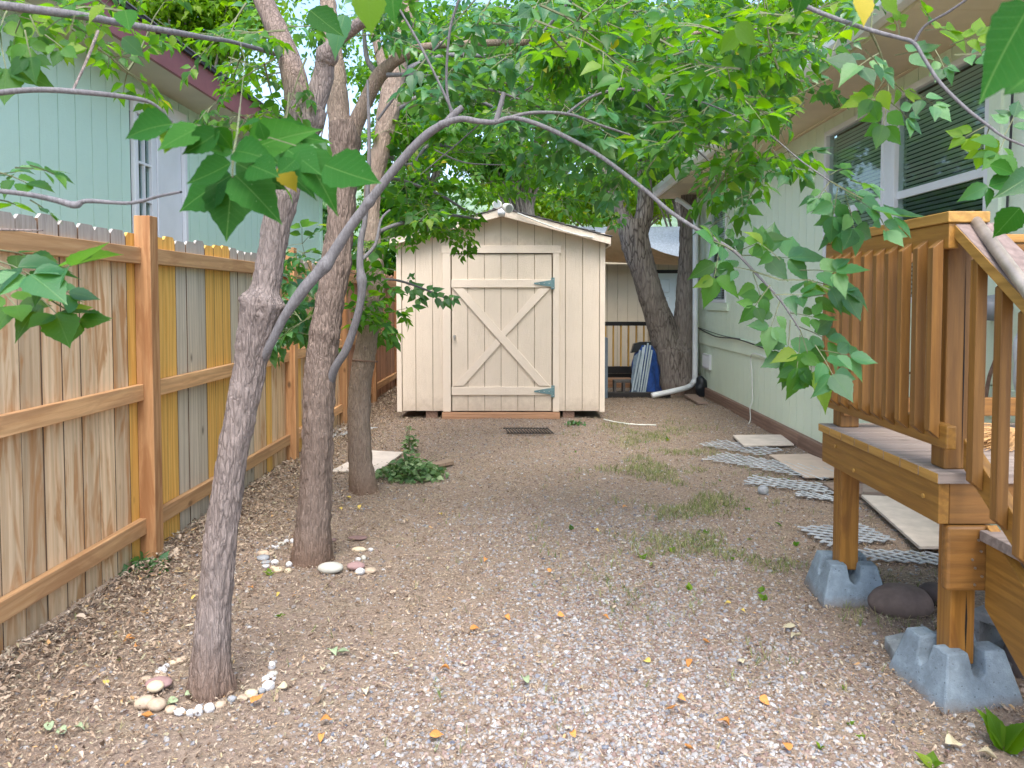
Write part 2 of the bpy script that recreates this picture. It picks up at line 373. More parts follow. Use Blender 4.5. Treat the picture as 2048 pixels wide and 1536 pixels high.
def glassmat():
    m = NM('window_glass'); fr = m.n('Fresnel', ins={'IOR': 1.55})
    t = m.n('BsdfTransparent', ins={'Color': (.80, .88, .86, 1)}); g = m.n('BsdfGlossy', ins={'Roughness': .03, 'Color': (.9, 1, .98, 1)})
    bf = m.n('Math', operation='SUBTRACT', ins={0: 1.0, 1: m.n('NewGeometry').outputs['Backfacing']}).outputs[0]
    mx = m.n('MixShader', ins={0: m.n('Math', operation='MULTIPLY', ins={0: fr.outputs[0], 1: bf}).outputs[0], 1: t.outputs[0], 2: g.outputs[0]}); m.t.links.new(mx.outputs[0], m.out.inputs[0]); return m.m
M['glass'] = glassmat()

# ------------------------------------------------------------------ SETTING: ground
def groundmat():
    m = NM('ground_dirt'); v = m.coords((1, 1, 1), rnd=False)
    n = m.noise(v, 5, 8, .7); n2 = m.noise(v, 60, 5, .7); n3 = m.noise(v, .9, 4, .6)
    c = m.ramp(n2, [(.3, (.15, .11, .085)), (.5, (.29, .225, .175)), (.72, (.42, .34, .27))])
    c = m.mix(m.ramp(n3, [(.35, (0, 0, 0)), (.7, (.6, .6, .6))]), c, (.26, .205, .165))
    c = m.mix(m.ramp(n, [(.5, (0, 0, 0)), (.75, (.4, .4, .4))]), c, (.30, .27, .17))
    return m.pbr(c, .95, m.bump(m.n('Math', operation='ADD', ins={0: n, 1: n2}).outputs[0], .8, .015), spec=.2)
M['ground'] = groundmat()
def gz(x, y):
    x = np.asarray(x, float); y = np.asarray(y, float)
    h = (fbm(x * 1.1 + 9, y * 1.1, x * 0 + 3, 3) - .45) * .05 + (fbm(x * 6, y * 6, x * 0 + 7, 2) - .38) * .018
    return h * np.clip((12.5 - y) / 2, 0, 1)
xs = np.concatenate([np.linspace(-400, -3.3, 12), np.linspace(-3.2, 3.2, 180), np.linspace(3.3, 400, 12)])
ys = np.concatenate([np.linspace(-300, .6, 10), np.linspace(.8, 12.6, 300), np.linspace(12.8, 900, 30)])
X, Y = np.meshgrid(xs, ys); Z = gz(X, Y) * ((np.abs(X) < 3.25) & (Y > .7))
V = np.stack([X, Y, Z], -1).reshape(-1, 3); nx = len(xs)
i = np.arange(len(V)).reshape(X.shape); Fq = np.stack([i[:-1, :-1], i[:-1, 1:], i[1:, 1:], i[1:, :-1]], -1).reshape(-1, 4)
tag(npmesh('ground', V, Fq, M['ground'], smooth=True), kind='structure')
def gp(px, py, dz=0.0):
    p = gnd(px, py); p.z = float(gz(p.x, p.y)) + dz; return p

# distant wooded hillside
def hillmat():
    m = NM('hillside'); v = m.coords((1, 1, 1), rnd=False); n = m.noise(v, .12, 8, .7)
    return m.pbr(m.ramp(n, [(.35, (.10, .17, .10)), (.6, (.22, .32, .20)), (.8, (.36, .44, .32))]), .95, m.bump(n, 1, 2))
hx = np.linspace(-320, 320, 90); hs_ = np.linspace(0, 1, 24); HXg, HS = np.meshgrid(hx, hs_)
HYg = 190 + HS * 260 - 40 * np.cos(HXg / 90); HZ = HS * (60 + 30 * fbm(HXg * .02, HS * 2, HXg * 0 + 1, 3)) + 6 * (fbm(HXg * .1, HS * 9, HXg * 0, 3) - .4)
V = np.stack([HXg, HYg, HZ - 1], -1).reshape(-1, 3); i = np.arange(len(V)).reshape(HXg.shape)
tag(npmesh('hillside', V, np.stack([i[:-1, :-1], i[:-1, 1:], i[1:, 1:], i[1:, :-1]], -1).reshape(-1, 4), hillmat(), smooth=True), kind='structure')

# ------------------------------------------------------------------ LEFT FENCE
fence = thing('fence', (-2.11, 5, 0), 'long wooden privacy fence of yellow, grey and pale pickets along the left side', 'fence')
PY_ = [1.5, 4.06, 6.58, 8.48, 10.14, 12.1]
for y in PY_:
    MB().box(-2.11, -2.022, y, y + .089, -.05, 1.90).build('post', M['post'], fence, bevel=.004, origin=(-2.066, y, .9))
def picket_mesh(name, mat, w_, h=1.80, top=None):
    mb = MB(); hw = w_ / 2 - .0036; e = .022
    pts = [(0, -hw, .0), (0, hw, .0), (0, hw, h - e), (0, hw - e, h), (0, -hw + e, h), (0, -hw, h - e)]
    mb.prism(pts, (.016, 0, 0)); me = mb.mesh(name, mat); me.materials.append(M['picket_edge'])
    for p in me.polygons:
        if abs(p.normal.y) > .95: p.material_index = 1  # edge faces take the painted gap shade and crevice dirt
    return me
pk = {}
for k in ('picket_pale', 'picket_yellow', 'picket_grey', 'picket_tan', 'picket_red'):
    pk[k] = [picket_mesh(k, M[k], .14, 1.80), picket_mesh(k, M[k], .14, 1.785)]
cap_me = {}
pat2 = ['picket_yellow'] * 3 + ['picket_grey'] * 3 + ['picket_yellow'] * 3 + ['picket_grey'] * 3 + ['picket_pale'] * 2 + ['picket_yellow', 'picket_pale', 'picket_tan', 'picket_pale', 'picket_pale']
for s_ in range(len(PY_) - 1):
    y0, y1 = PY_[s_], PY_[s_ + 1]; n = round((y1 - y0) / .14); 
    for j in range(n):
        y = y0 + .06 + (j + .5) * (y1 - y0) / n
        if s_ == 0: k = 'picket_yellow' if j == n - 1 else 'picket_pale'
        elif s_ == 1: k = pat2[min(j, len(pat2) - 1)]
        elif s_ == 2: k = random.choice(['picket_tan', 'picket_yellow', 'picket_pale'])
        else: k = 'picket_red'
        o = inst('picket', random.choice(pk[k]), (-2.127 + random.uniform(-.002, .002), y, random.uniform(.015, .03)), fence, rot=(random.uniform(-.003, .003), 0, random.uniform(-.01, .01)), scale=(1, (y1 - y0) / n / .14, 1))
    for z in (.17, .90, 1.64):
        a = y0 + (.089 if s_ else 0); dz = random.uniform(-.006, .006)
        MB().box(-2.109, -2.071, a + .001, y1 - .001, z + dz, z + .088 + dz).build('rail', M['rail'], fence, bevel=.003, origin=(-2.09, (a + y1) / 2, z))

# ------------------------------------------------------------------ helper: siding of grooved boards on a wall along Y (plane x) or X (plane y)
def siding_y(parent, x, sgn, y0, y1, z0, z1, mat, step=.203, holes=(), name='siding_board'):
    """boards on plane x facing sgn; holes = (ya, yb, za, zb)"""
    n = max(1, round((y1 - y0) / step)); st = (y1 - y0) / n; g = .0045
    for k in range(n):
        a, b = y0 + k * st, y0 + (k + 1) * st
        cuts = sorted([h for h in holes if h[0] < b - .01 and h[1] > a + .01], key=lambda h: h[2])
        zs = z0; segs = []
        for h in cuts:
            if h[2] > zs: segs.append((zs, h[2]))
            zs = max(zs, h[3])
        if zs < z1: segs.append((zs, z1))
        full = [(a, b, s, e) for s, e in segs]
        for h in cuts:   # slivers beside the hole
            if a < h[0] - .01: full.append((a, h[0], h[2], h[3]))
            if b > h[1] + .01: full.append((h[1], b, h[2], h[3]))
        for (p, q, s, e) in full:
            MB().box(min(x, x - sgn * .014), max(x, x - sgn * .014), p + g, q - g, s, e).build(name, mat, parent, origin=(x, (p + q) / 2, z0))
    x2, x3 = x - sgn * .0145, x - sgn * .05
    # backing sheet (bottom of the grooves), pieced round the holes
    if holes:
        ys_ = sorted({y0, y1, *[h[0] for h in holes], *[h[1] for h in holes]}); mb = MB()
        for a, b in zip(ys_[:-1], ys_[1:]):
            cuts = sorted([h for h in holes if h[0] < b - .01 and h[1] > a + .01], key=lambda h: h[2]); zs = z0
            for h in cuts:
                if h[2] > zs: mb.box(min(x2, x3), max(x2, x3), a, b, zs, h[2])
                zs = max(zs, h[3])
            if zs < z1: mb.box(min(x2, x3), max(x2, x3), a, b, zs, z1)
        mb.build('wall_sheathing', M['groove'], parent)
    else:
        MB().box(min(x2, x3), max(x2, x3), y0, y1, z0, z1).build('wall_sheathing', M['groove'], parent)
M['groove'] = flat('groove_paint', (.22, .25, .19), .8)
M['groove_tan'] = flat('groove_tan', (.36, .29, .20), .8)

# ------------------------------------------------------------------ LEFT HOUSE
LX = -3.22
lh = thing('green_house', (LX, 8, 0), 'pale blue green house with maroon fascia behind the left fence', 'house')
siding_y(lh, LX, 1, 3.0, 11.9, .3, 3.27, M['siding_blue'], holes=[(6.17, 7.17, .3, 3.19)])
MB().box(-8, LX - .051, 3.0, 11.9, -.1, 3.3).build('wall_core', M['siding_blue'], lh)
MB().box(LX + .001, LX + .02, 11.80, 11.915, .3, 3.26).build('corner_trim', M['siding_blue'], lh)
MB().box(LX - .03, -2.83, 2.6, 12.2, 3.27, 3.29).build('soffit', M['soffit_left'], lh)
MB().box(-2.83, -2.80, 2.6, 12.2, 3.255, 3.47).build('fascia', M['fascia_maroon'], lh)
MB().box(-3.0, -2.77, 2.58, 12.22, 3.471, 3.50).build('drip_edge', M['drip'], lh)
for k in range(10):
    a = k * .42; MB().prism([(-2.76 - a, 2.57, 3.50 + a * .33 + .004), (-2.76 - a, 2.57, 3.515 + a * .33), (-3.2 - a, 2.57, 3.515 + (a + .44) * .33), (-3.2 - a, 2.57, 3.5 + (a + .44) * .33)], (0, 9.66, 0)).build('shingle_course', M['roof_shingle'], lh)
# door assembly: trim, narrow glazed leaf, white slab with knob
dr = MB().box(LX - .01, LX + .028, 6.19, 6.24, .3, 2.98).box(LX - .01, LX + .028, 7.10, 7.15, .3, 2.98).box(LX - .01, LX + .030, 6.19, 7.15, 2.981, 3.18).build('door_frame', M['white'], lh, bevel=.004)
dl = MB().box(LX - .04, LX - .01, 6.535, 7.10, .3, 2.97).build('door', M['white'], lh)
MB().box(LX - .0095, LX + .004, 6.62, 7.02, .45, 2.85).build('door_panel', M['white'], dl, bevel=.008)
MB().tube([(LX - .01, 6.60, 1.93), (LX + .03, 6.60, 1.93), (LX + .05, 6.60, 1.93), (LX + .07, 6.60, 1.93)], [.014, .014, .032, .024], 14).build('door_knob', M['steel'], dl, smooth=True)
sl = MB().box(LX - .035, LX + .012, 6.241, 6.28, .3, 2.97).box(LX - .035, LX + .012, 6.50, 6.534, .3, 2.97).box(LX - .035, LX + .012, 6.281, 6.499, 2.85, 2.97).box(LX - .035, LX + .012, 6.281, 6.499, .3, 1.3).build('side_light', M['white'], lh, bevel=.003)
for z in (1.62, 1.95, 2.27, 2.58):
    MB().box(LX - .028, LX + .008, 6.281, 6.499, z, z + .02).build('muntin', M['white'], sl)
MB().box(LX - .028, LX + .006, 6.382, 6.398, 1.301, 2.849).build('muntin', M['white'], sl)
MB().box(LX - .020, LX - .015, 6.281, 6.499, 1.301, 2.849).build('pane', M['glass'], sl)
MB().box(LX - .050, LX - .036, 6.2, 7.14, .3, 3.0).build('door_backing', flat('interior_teal', (.05, .10, .10), .8), lh)
MB().box(LX + .0, LX + .05, 5.30 - .9, 5.34 - .9, 2.73, 2.79).build('wall_bracket', M['black_iron'], lh)

# ------------------------------------------------------------------ RIGHT HOUSE
RX = 2.70
rh = thing('green_house', (RX, 8, 0), 'pale green house with white framed windows and a gutter along the right side', 'house')
wins = [(10.07, 11.00, 1.40, 2.86), (5.66, 6.79, 1.42, 2.94), (4.38, 5.54, 1.42, 2.94)]
siding_y(rh, RX, -1, 3.2, 11.65, .95, 3.04, M['siding_green'], holes=wins)
siding_y(rh, RX, -1, 3.2, 11.65, .14, .77, M['siding_green'])
MB().box(RX - .020, RX + .04, 3.2, 11.65, .772, .948).build('belt_board', M['siding_green'], rh, bevel=.004)
for k, (a, b) in enumerate(((3.2, 7.25), (7.26, 11.7))):
    MB().box(RX - .045, RX + .02, a, b, -.04, .138).build('skirt_board', M['skirt'], rh, bevel=.005, origin=(RX, a, 0))
MB().box(RX - .022, RX + .05, 11.655, 11.75, .14, 3.03).build('corner_trim', M['siding_green'], rh)
MB().box(RX + .5, 8, 3.2, 11.64, -.1, 3.1).build('wall_core', M['siding_green'], rh)
MB().box(RX + .05, RX + .5, 11.60, 11.64, -.1, 3.04).box(RX + .05, RX + .5, 3.2, 3.24, -.1, 3.04).build('end_wall', M['siding_green'], rh)
# far end face of the house (board by board)
for k in range(12):
    MB().box(RX + .06 + k * .203, RX + .255 + k * .203, 11.641, 11.66, .14, 3.04).build('siding_board', M['siding_green'], rh)
def window_y(parent, x, sgn, y0, y1, z0, z1, zm, nsl):
    fw = .045; o1, o2 = x - sgn * .06, x + sgn * .018
    def B(a, b, c, d, p=0., q=0.): return (min(o1 + p, o2 + q), max(o1 + p, o2 + q), a, b, c, d)
    wf = MB().box(*B(y0, y0 + fw, z0, z1)).box(*B(y1 - fw, y1, z0, z1)).box(*B(y0 + fw, y1 - fw, z0, z0 + fw)).box(*B(y0 + fw, y1 - fw, z1 - fw, z1)).build('window', M['white'], parent, bevel=.004)
    xm = x - sgn * .02
    MB().box(xm - .014, xm + .014, y0 + fw, y1 - fw, zm - .028, zm + .028).build('sash_rail', M['white'], wf, bevel=.003)
    for a, b in ((z0 + fw, zm - .028), (zm + .028, z1 - fw)):
        MB().box(xm - .003, xm + .003, y0 + fw, y1 - fw, a, b).build('pane', M['glass'], wf)
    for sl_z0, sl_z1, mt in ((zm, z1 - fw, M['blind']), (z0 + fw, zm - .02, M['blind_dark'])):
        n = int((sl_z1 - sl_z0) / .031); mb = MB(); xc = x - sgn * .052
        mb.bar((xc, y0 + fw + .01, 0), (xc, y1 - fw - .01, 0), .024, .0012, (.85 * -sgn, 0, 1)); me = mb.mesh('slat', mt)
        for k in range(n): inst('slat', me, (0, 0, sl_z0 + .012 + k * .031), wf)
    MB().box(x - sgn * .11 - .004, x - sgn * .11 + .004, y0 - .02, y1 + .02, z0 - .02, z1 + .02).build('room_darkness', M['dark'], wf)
    return wf
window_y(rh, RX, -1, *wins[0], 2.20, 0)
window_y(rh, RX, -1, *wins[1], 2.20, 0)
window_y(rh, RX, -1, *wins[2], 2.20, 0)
MB().box(RX - .016, RX + .05, 5.542, 5.658, 1.42, 2.94).build('mullion', M['white'], rh, bevel=.004)
MB().box(RX - .022, RX - .0005, 4.27, 4.378, .96, 3.03).build('window_trim', M['siding_green'], rh)
MB().box(RX - .024, RX - .0005, 9.95, 11.12, 1.29, 1.395).build('window_trim', M['siding_green'], rh)
MB().box(RX - .024, RX - .0005, 4.30, 6.9, 1.31, 1.415).build('window_trim', M['siding_green'], rh)
# eave: soffit boards, fascia, gutter, roof
for k, (a, b) in enumerate(((2.9, 4.2), (4.204, 5.6), (5.604, 8.0), (8.004, 10.4), (10.404, 12.0))):
    MB().box(2.12, RX + .05, a, b, 3.042, 3.06).build('soffit_panel', M['soffit'], rh)
MB().box(2.10, 2.12, 2.9, 12.0, 3.03, 3.18).build('fascia', M['soffit'], rh)
gut = MB().prism([(2.098, 2.9, 3.05), (2.03, 2.9, 3.05), (1.99, 2.9, 3.10), (1.985, 2.9, 3.17), (1.995, 2.9, 3.17), (2.003, 2.9, 3.105), (2.035, 2.9, 3.06), (2.098, 2.9, 3.06)], (0, 9.1, 0)).build('gutter', M['gutter'], rh)
for k in range(9):
    a = k * .42; MB().prism([(2.03 + a, 2.9, 3.185 + a * .3), (2.03 + a, 2.9, 3.2 + a * .3), (2.47 + a, 2.9, 3.2 + (a + .44) * .3), (2.47 + a, 2.9, 3.185 + (a + .44) * .3)], (0, 9.1, 0)).build('shingle_course', M['roof_shingle'], rh)
# downspout
ds = [at(1352, 398, 11.5), at(1366, 405, 11.45), at(1391, 428, 11.3), at(1391, 455, 11.2), at(1390.5, 600, 11.2), at(1390, 745, 11.2), at(1388, 762, 11.15), at(1378, 773, 11.2), at(1355, 780, 11.0), at(1304, 791, 10.85)]
def soft(pts, n=6):
    pts = [Vector(p) for p in pts]; out_ = []
    for i_ in range(len(pts) - 1):
        p0, p1, p2, p3 = pts[max(i_ - 1, 0)], pts[i_], pts[i_ + 1], pts[min(i_ + 2, len(pts) - 1)]
        for k in range(n):
            t = k / n
            out_.append(.5 * ((2 * p1) + (p2 - p0) * t + (2 * p0 - 5 * p1 + 4 * p2 - p3) * t * t + (3 * p1 - p0 - 3 * p2 + p3) * t ** 3))
    return out_ + [pts[-1]]
d0 = MB().tube(soft(ds, 4), .040, 12).build('downspout', M['downspout'], rh, smooth=True)
# cables, pipe, vent, meter on the right house
cb = [(RX - .02, 11.6, 1.00), (RX - .05, 10.4, .93), (RX - .05, 9.4, .95), (RX - .04, 8.3, .90), (RX - .05, 7.6, .86), (RX - .04, 6.9, .84), (RX - .04, 5.0, .95)]
MB().tube(soft(cb), .008, 6).build('cable', M['cable'], rh, smooth=True)
MB().tube(soft([(RX - .02, 11.6, 1.01), (RX - .04, 10.2, .96), (RX - .03, 9.3, .955)]), .005, 6).build('cable', M['cable'], rh, smooth=True)
MB().tube(soft([at(1580, 725, 7.55), at(1543, 719, 8.1), at(1504, 708, 8.75), at(1504, 750, 8.75), at(1505, 800, 8.72), at(1500, 815, 8.72), at(1501, 838, 8.72), at(1497, 848, 8.6)], 4), .007, 6).build('white_pipe', M['white_cable'], rh, smooth=True)
vt = MB().box(RX - .035, RX - .0005, 10.82, 11.25, .42, .64).build('foundation_vent', M['white'], rh, bevel=.004)
for k in range(6): MB().box(RX - .042, RX - .036, 10.86 + k * .065, 10.89 + k * .065, .45, .61).build('vent_slat', M['white'], vt)
MB().tube(soft([(RX - .03, 4.15, 3.03), (RX - .03, 4.16, 2.4), (RX - .035, 4.17, 1.85), (RX - .03, 4.165, .9)]), .007, 6).build('cable', M['cable'], rh, smooth=True)
MB().tube(soft([(RX - .04, 3.6, 2.84), (RX - .04, 4.1, 2.85), (RX - .04, 4.33, 2.85)]), .006, 6).build('cable', M['cable'], rh, smooth=True)
mt_ = MB().tube([(RX - .001, 4.22, 1.40), (RX - .06, 4.22, 1.40), (RX - .10, 4.22, 1.40), (RX - .14, 4.22, 1.40), (RX - .15, 4.22, 1.40)], [.075, .075, .07, .06, .03], 16).build('utility_meter', M['meter'], rh, smooth=True)
MB().tube(soft([(RX - .05, 4.2, 1.34), (RX - .05, 4.2, 1.15), (RX - .055, 4.26, 1.0), (RX - .05, 4.3, .84)]), .011, 8).build('meter_pipe', M['skirt'], rh, smooth=True)
MB().tube(soft([(RX - .08, 4.9 + k * .25, 3.02 - .008 * (k % 2)) for k in range(28)], 2), .006, 5).build('string_wire', M['soffit'], rh)

# ------------------------------------------------------------------ SHED
shed = thing('garden_shed', (-.3, 9.05, 0), 'cream garden shed with cross braced door at the end of the yard', 'shed')
SY = 9.05; sx0, sx1 = -1.535, .95; gb = .095
def sroof(x): # underside height of the gable at x
    xc = -.27; return 2.50 - abs(x - xc) * .262
dx0, dx1 = at(902, 600, SY).x, at(1105, 600, SY).x; dz1 = at(1000, 507, SY).z
k0 = dx0 - .2035 * 4
xs_b = sorted([sx0 + .045] + [at(p, 600, SY).x for p in (831, 865)] + [at(p, 600, SY).x for p in (1131, 1165, 1190)] + [sx1 - .045] + [dx0, dx1])
edges = [sx0 + .05] + [at(p, 600, SY).x for p in (831, 865, 902)]
edges_r = [at(p, 600, SY).x for p in (1105, 1131, 1165)] + [sx1 - .05]
edges_m = [at(p, 600, SY).x for p in (902, 935.5, 969, 1002, 1035.5, 1069, 1105)]
def gable_board(a, b, z0):
    a2, b2 = a + .004, b - .004; xc = -.27
    pts = [(a2, SY, z0), (b2, SY, z0), (b2, SY, sroof(b2))] + ([(xc, SY, sroof(xc))] if a2 < xc < b2 else []) + [(a2, SY, sroof(a2))]
    MB().prism(pts, (0, .014, 0)).build('siding_board', M['shed_paint'], shed, origin=((a + b) / 2, SY, z0))
for E in (edges, edges_r):
    for a, b in zip(E[:-1], E[1:]): gable_board(a, b, gb)
for a, b in zip(edges_m[:-1], edges_m[1:]): gable_board(a, b, dz1 + .02)
M_sh = M['shed_paint']
MB().prism([(sx0 + .01, SY + .0145, gb), (dx0, SY + .0145, gb), (dx0, SY + .0145, dz1 + .02), (dx1, SY + .0145, dz1 + .02), (dx1, SY + .0145, gb), (sx1 - .01, SY + .0145, gb), (sx1 - .01, SY + .0145, sroof(sx1)), (-.27, SY + .0145, 2.49), (sx0 + .01, SY + .0145, sroof(sx0))], (0, .03, 0)).build('front_sheathing', M['groove_tan'], shed)
for k in range(14): # side walls
    ya = SY + .03 + k * .203
    for xx in (sx0, sx1 - .014):
        MB().box(xx, xx + .014, ya + .004, ya + .199, gb, sroof(sx0) - .01).build('siding_board', M_sh, shed)
MB().box(sx0 + .016, sx0 + .04, SY + .05, SY + 2.86, gb, 2.15).box(sx1 - .04, sx1 - .016, SY + .05, SY + 2.86, gb, 2.15).box(sx0 + .02, sx1 - .02, SY + 2.84, SY + 2.87, gb, 2.45).build('wall_sheathing', M['groove_tan'], shed)
# trims
for a, b in ((sx0 - .012, sx0 + .046), (sx1 - .048, sx1 + .014)):
    MB().box(a, b, SY - .022, SY - .001, gb - .01, at(800, 478, SY).z).build('corner_trim', M['shed_trim'], shed, bevel=.003)
MB().box(sx1 - .22, sx1 + .014, SY - .024, SY - .0005, at(800, 478, SY).z + .001, at(800, 470, SY).z + .02).build('corner_block', M['shed_trim'], shed, bevel=.003)
tz = at(1000, 491, SY).z
MB().box(dx0 - .10, dx0 - .004, SY - .022, SY - .001, gb - .008, dz1 + .003).build('door_trim', M['shed_trim'], shed, bevel=.003)
MB().box(dx1 + .004, dx1 + .082, SY - .022, SY - .001, gb - .008, dz1 + .003).build('door_trim', M['shed_trim'], shed, bevel=.003)
MB().box(dx0 - .112, dx1 + .10, SY - .026, SY - .001, dz1 + .004, tz).build('door_header', M['shed_trim'], shed, bevel=.003)
# door leaf
dy = SY - .004
door = MB().box(dx0 + .008, dx1 - .008, SY + .010, SY + .03, gb, dz1 - .008).build('door', M['groove_tan'], shed)
for a, b in zip(edges_m[:-1], edges_m[1:]):
    a2 = max(a, dx0 + .008) + .004; b2 = min(b, dx1 - .008) - .004
    MB().box(a2, b2, dy, SY + .0099, gb, dz1 - .009).build('door_board', M['shed_paint'], door, origin=(a, dy, gb))
def bz(py): return at(1000, py, SY - .02).z
for a, b in ((559, 575), (774, 790)):
    MB().box(dx0 + .006, dx1 - .012, dy - .021, dy - .001, bz(b), bz(a)).build('door_rail', M['shed_trim'], door, bevel=.003)
q = lambda x, y: at(x, y, SY - .02)
def brace(p1, p2, p3, p4, y):
    MB().prism([(p.x, y, p.z) for p in (p1, p2, p3, p4)], (0, .019, 0)).build('door_brace', M['shed_trim'], door, bevel=.003)
brace(q(906, 577), q(927, 577), q(1100, 772), q(1078, 772), dy - .022)
c_ = q(1003, 675)
brace(q(1078, 577), q(1100, 577), q(1011, 672), q(1002, 663), dy - .0205)
brace(q(1001, 688), q(992, 678), q(906, 772), q(927, 772), dy - .0205)
for zc in (567, 782):   # strap hinges
    p = at(1103, zc, SY); hg = MB().box(p.x - .005, p.x + .037, SY - .040, SY - .024, p.z - .07, p.z + .07)
    hg.prism([(p.x - .006, SY - .036, p.z + .040), (p.x - .21, SY - .036, p.z + .008), (p.x - .21, SY - .036, p.z - .008), (p.x - .006, SY - .036, p.z - .040)], (0, .006, 0))
    h_ = hg.build('hinge', M['hinge'], door)
    for (ddx, ddz) in ((.018, .05), (.018, -.05), (-.03, 0), (-.09, 0), (-.15, 0)):
        MB().tube([(p.x + ddx, SY - .036, p.z + ddz), (p.x + ddx, SY - .044, p.z + ddz)], .006, 8).build('screw', M['steel'], h_)
lk = at(909, 675, SY - .03); MB().tube([lk + Vector((0, .02, .012)), lk + Vector((0, -.02, .012))], .016, 12).box(lk.x - .006, lk.x + .006, lk.y - .025, lk.y - .012, lk.z - .035, lk.z + .03).build('door_latch', M['steel'], door, smooth=False)
# sill, skids
MB().box(dx0 - .11, dx1 + .09, SY - .06, SY + .04, .0, .078).build('door_sill', wood('sill_wood', (.42, .22, .12), (.58, .34, .2), 'x'), shed, bevel=.004)
for xx in (sx0 + .4, -.3, sx1 - .42): MB().box(xx - .07, xx + .07, SY + .03, SY + 2.85, -.02, .088).build('skid', M['skirt'], shed)
# roof: two slopes, fascia, shingle courses
xc = -.27; ov = .065; th = .10
for sg, xe in ((-1, sx0 - ov), (1, sx1 + ov)):
    def zr(x): return 2.515 - abs(x - xc) * .262
    MB().prism([(xc, SY - .16, zr(xc)), (xe, SY - .16, zr(xe)), (xe, SY - .16, zr(xe) - .085), (xc, SY - .16, zr(xc) - .09)], (0, .022, 0)).build('fascia', M['shed_trim'], shed, bevel=.003)
    MB().prism([(xc, SY - .137, zr(xc) - .002), (xe, SY - .137, zr(xe) - .002), (xe, SY - .137, zr(xe) - .016), (xc, SY - .137, zr(xc) - .016)], (0, 3.15, 0)).build('roof_deck', M['shed_paint'], shed)
    MB().box(min(xe, xe - sg * .02), max(xe, xe - sg * .02), SY - .136, SY + 3.0, zr(xe) - .1, zr(xe) - .018).build('eave_board', M['shed_trim'], shed)
    nC = 9
    for k in range(nC):
        a = xe + sg * .02 - sg * k * abs(xe - xc) / nC; b = a - sg * (abs(xe - xc) / nC + .05)
        if (b - xc) * sg < 0: b = xc
        MB().prism([(a, SY - .175, zr(a) + .016), (b, SY - .175, zr(b) + .003), (b, SY - .175, zr(b) + .008), (a, SY - .175, zr(a) + .024)], (0, 3.2, 0)).build('shingle_course', M['roof_shingle'], shed)
MB().prism([(xc - .12, SY - .18, 2.515), (xc, SY - .18, 2.545), (xc + .12, SY - .18, 2.515), (xc + .12, SY - .18, 2.508), (xc, SY - .18, 2.532), (xc - .12, SY - .18, 2.508)], (0, 3.2, 0)).build('ridge_cap', M['roof_shingle'], shed)
MB().tube(soft([at(1035, 426, 8.86), at(1100, 452, 8.86), at(1150, 468, 8.87), at(1180, 474, 8.88), at(1207, 478, 8.95)]), .008, 6).build('white_wire', M['white_cable'], shed, smooth=True)
fl = thing('flood_light', at(1005, 425, 8.8), 'twin headed white flood light under the shed roof peak', 'light')
MB().tube([at(1003, 428, 8.86), at(1003, 422, 8.82)], .045, 14).build('base', M['white'], fl, smooth=True)
for a, b in (((1008, 413, 8.75), (1018, 417, 8.62)), ((998, 413, 8.75), (994, 408, 8.64))):
    pa, pb = at(*a), at(*b); d_ = pb - pa
    hd = MB().tube([pa, pa + d_ * .3, pb, pb + d_ * .01], [.025, .045, .056, .05], 16).build('lamp_head', M['gutter'], fl, smooth=True)
    MB().tube([pb + d_ * .015, pb + d_ * .04], .043, 16).build('lens', M['steel'], hd)

# ------------------------------------------------------------------ BEHIND: tan house, porch rail, sail
tb = thing('tan_house', (2.6, 15, 0), 'tan house with pale shingled roof and white door behind the shed', 'house')
TY = 15.0
for k in range(34):
    xa = -1.6 + k * .203
    if 2.48 < xa + .1 < 3.48:
        MB().box(xa + .004, xa + .199, TY, TY + .015, 1.98, 2.14).build('siding_board', M['tan_siding'], tb)
    else:
        MB().box(xa + .004, xa + .199, TY, TY + .015, -.1, 2.15).build('siding_board', M['tan_siding'], tb)
MB().box(-1.7, 5.4, TY + .0155, TY + .05, -.1, 2.34).build('wall_sheathing', M['groove_tan'], tb)
MB().box(-1.6, 5.4, TY - .012, TY + .0, 2.151, 2.34).build('frieze_board', M['tan_siding'], tb)
dd = MB().box(2.50, 3.42, TY - .02, TY + .0, -.05, 1.96).build('door', M['door_white'], tb)
for r_, (za, zb) in enumerate(((1.58, 1.84), (.95, 1.50), (.12, .85))):
    for xa in (2.60, 3.02): MB().box(xa, xa + .28, TY - .045, TY - .021, za, zb).build('door_panel', M['door_white'], dd, bevel=.02)
MB().box(2.42, 3.5, TY - .022, TY - .001, 1.962, 2.03).build('door_header', M['black'], tb)
for k in range(26):
    ya = TY - .5 + k * .14; za = 2.25 + k * .036
    MB().box(-2.2, 5.6, ya, ya + .16, za, za + .026).build('shingle_course', M['roof_pale'], tb, origin=(0, ya, za))
MB().box(-2.2, 5.6, TY - .52, TY - .501, 2.12, 2.26).build('fascia', M['tan_siding'], tb)
MB().box(1.28, 1.55, 16.6, 16.8, 2.80, 2.97).build('roof_vent', M['black'], tb)
pr = thing('porch_railing', (1.8, 13.2, .2), 'black porch railing with thin tan balusters behind the forked tree', 'railing')
MB().box(.9, 3.6, 13.2, 13.27, .98, 1.05).build('top_rail', M['black_iron'], pr)
MB().box(.9, 3.6, 13.2, 13.27, .14, .26).build('bottom_rail', M['black_iron'], pr)
bme = MB().box(-.014, .014, 0, .028, 0, .72); bme = bme.mesh('baluster', M['picket_yellow'])
for k in range(19): inst('baluster', bme, (1.02 + k * .135, 13.22, .26), pr)
pd = thing('porch_deck', (2, 13.6, 0), 'low dark porch deck behind the forked tree', 'deck')
for k in range(10): MB().box(.8, 3.8, 13.3 + k * .15, 13.44 + k * .15, .05, .09).build('plank', M['skirt'], pd)
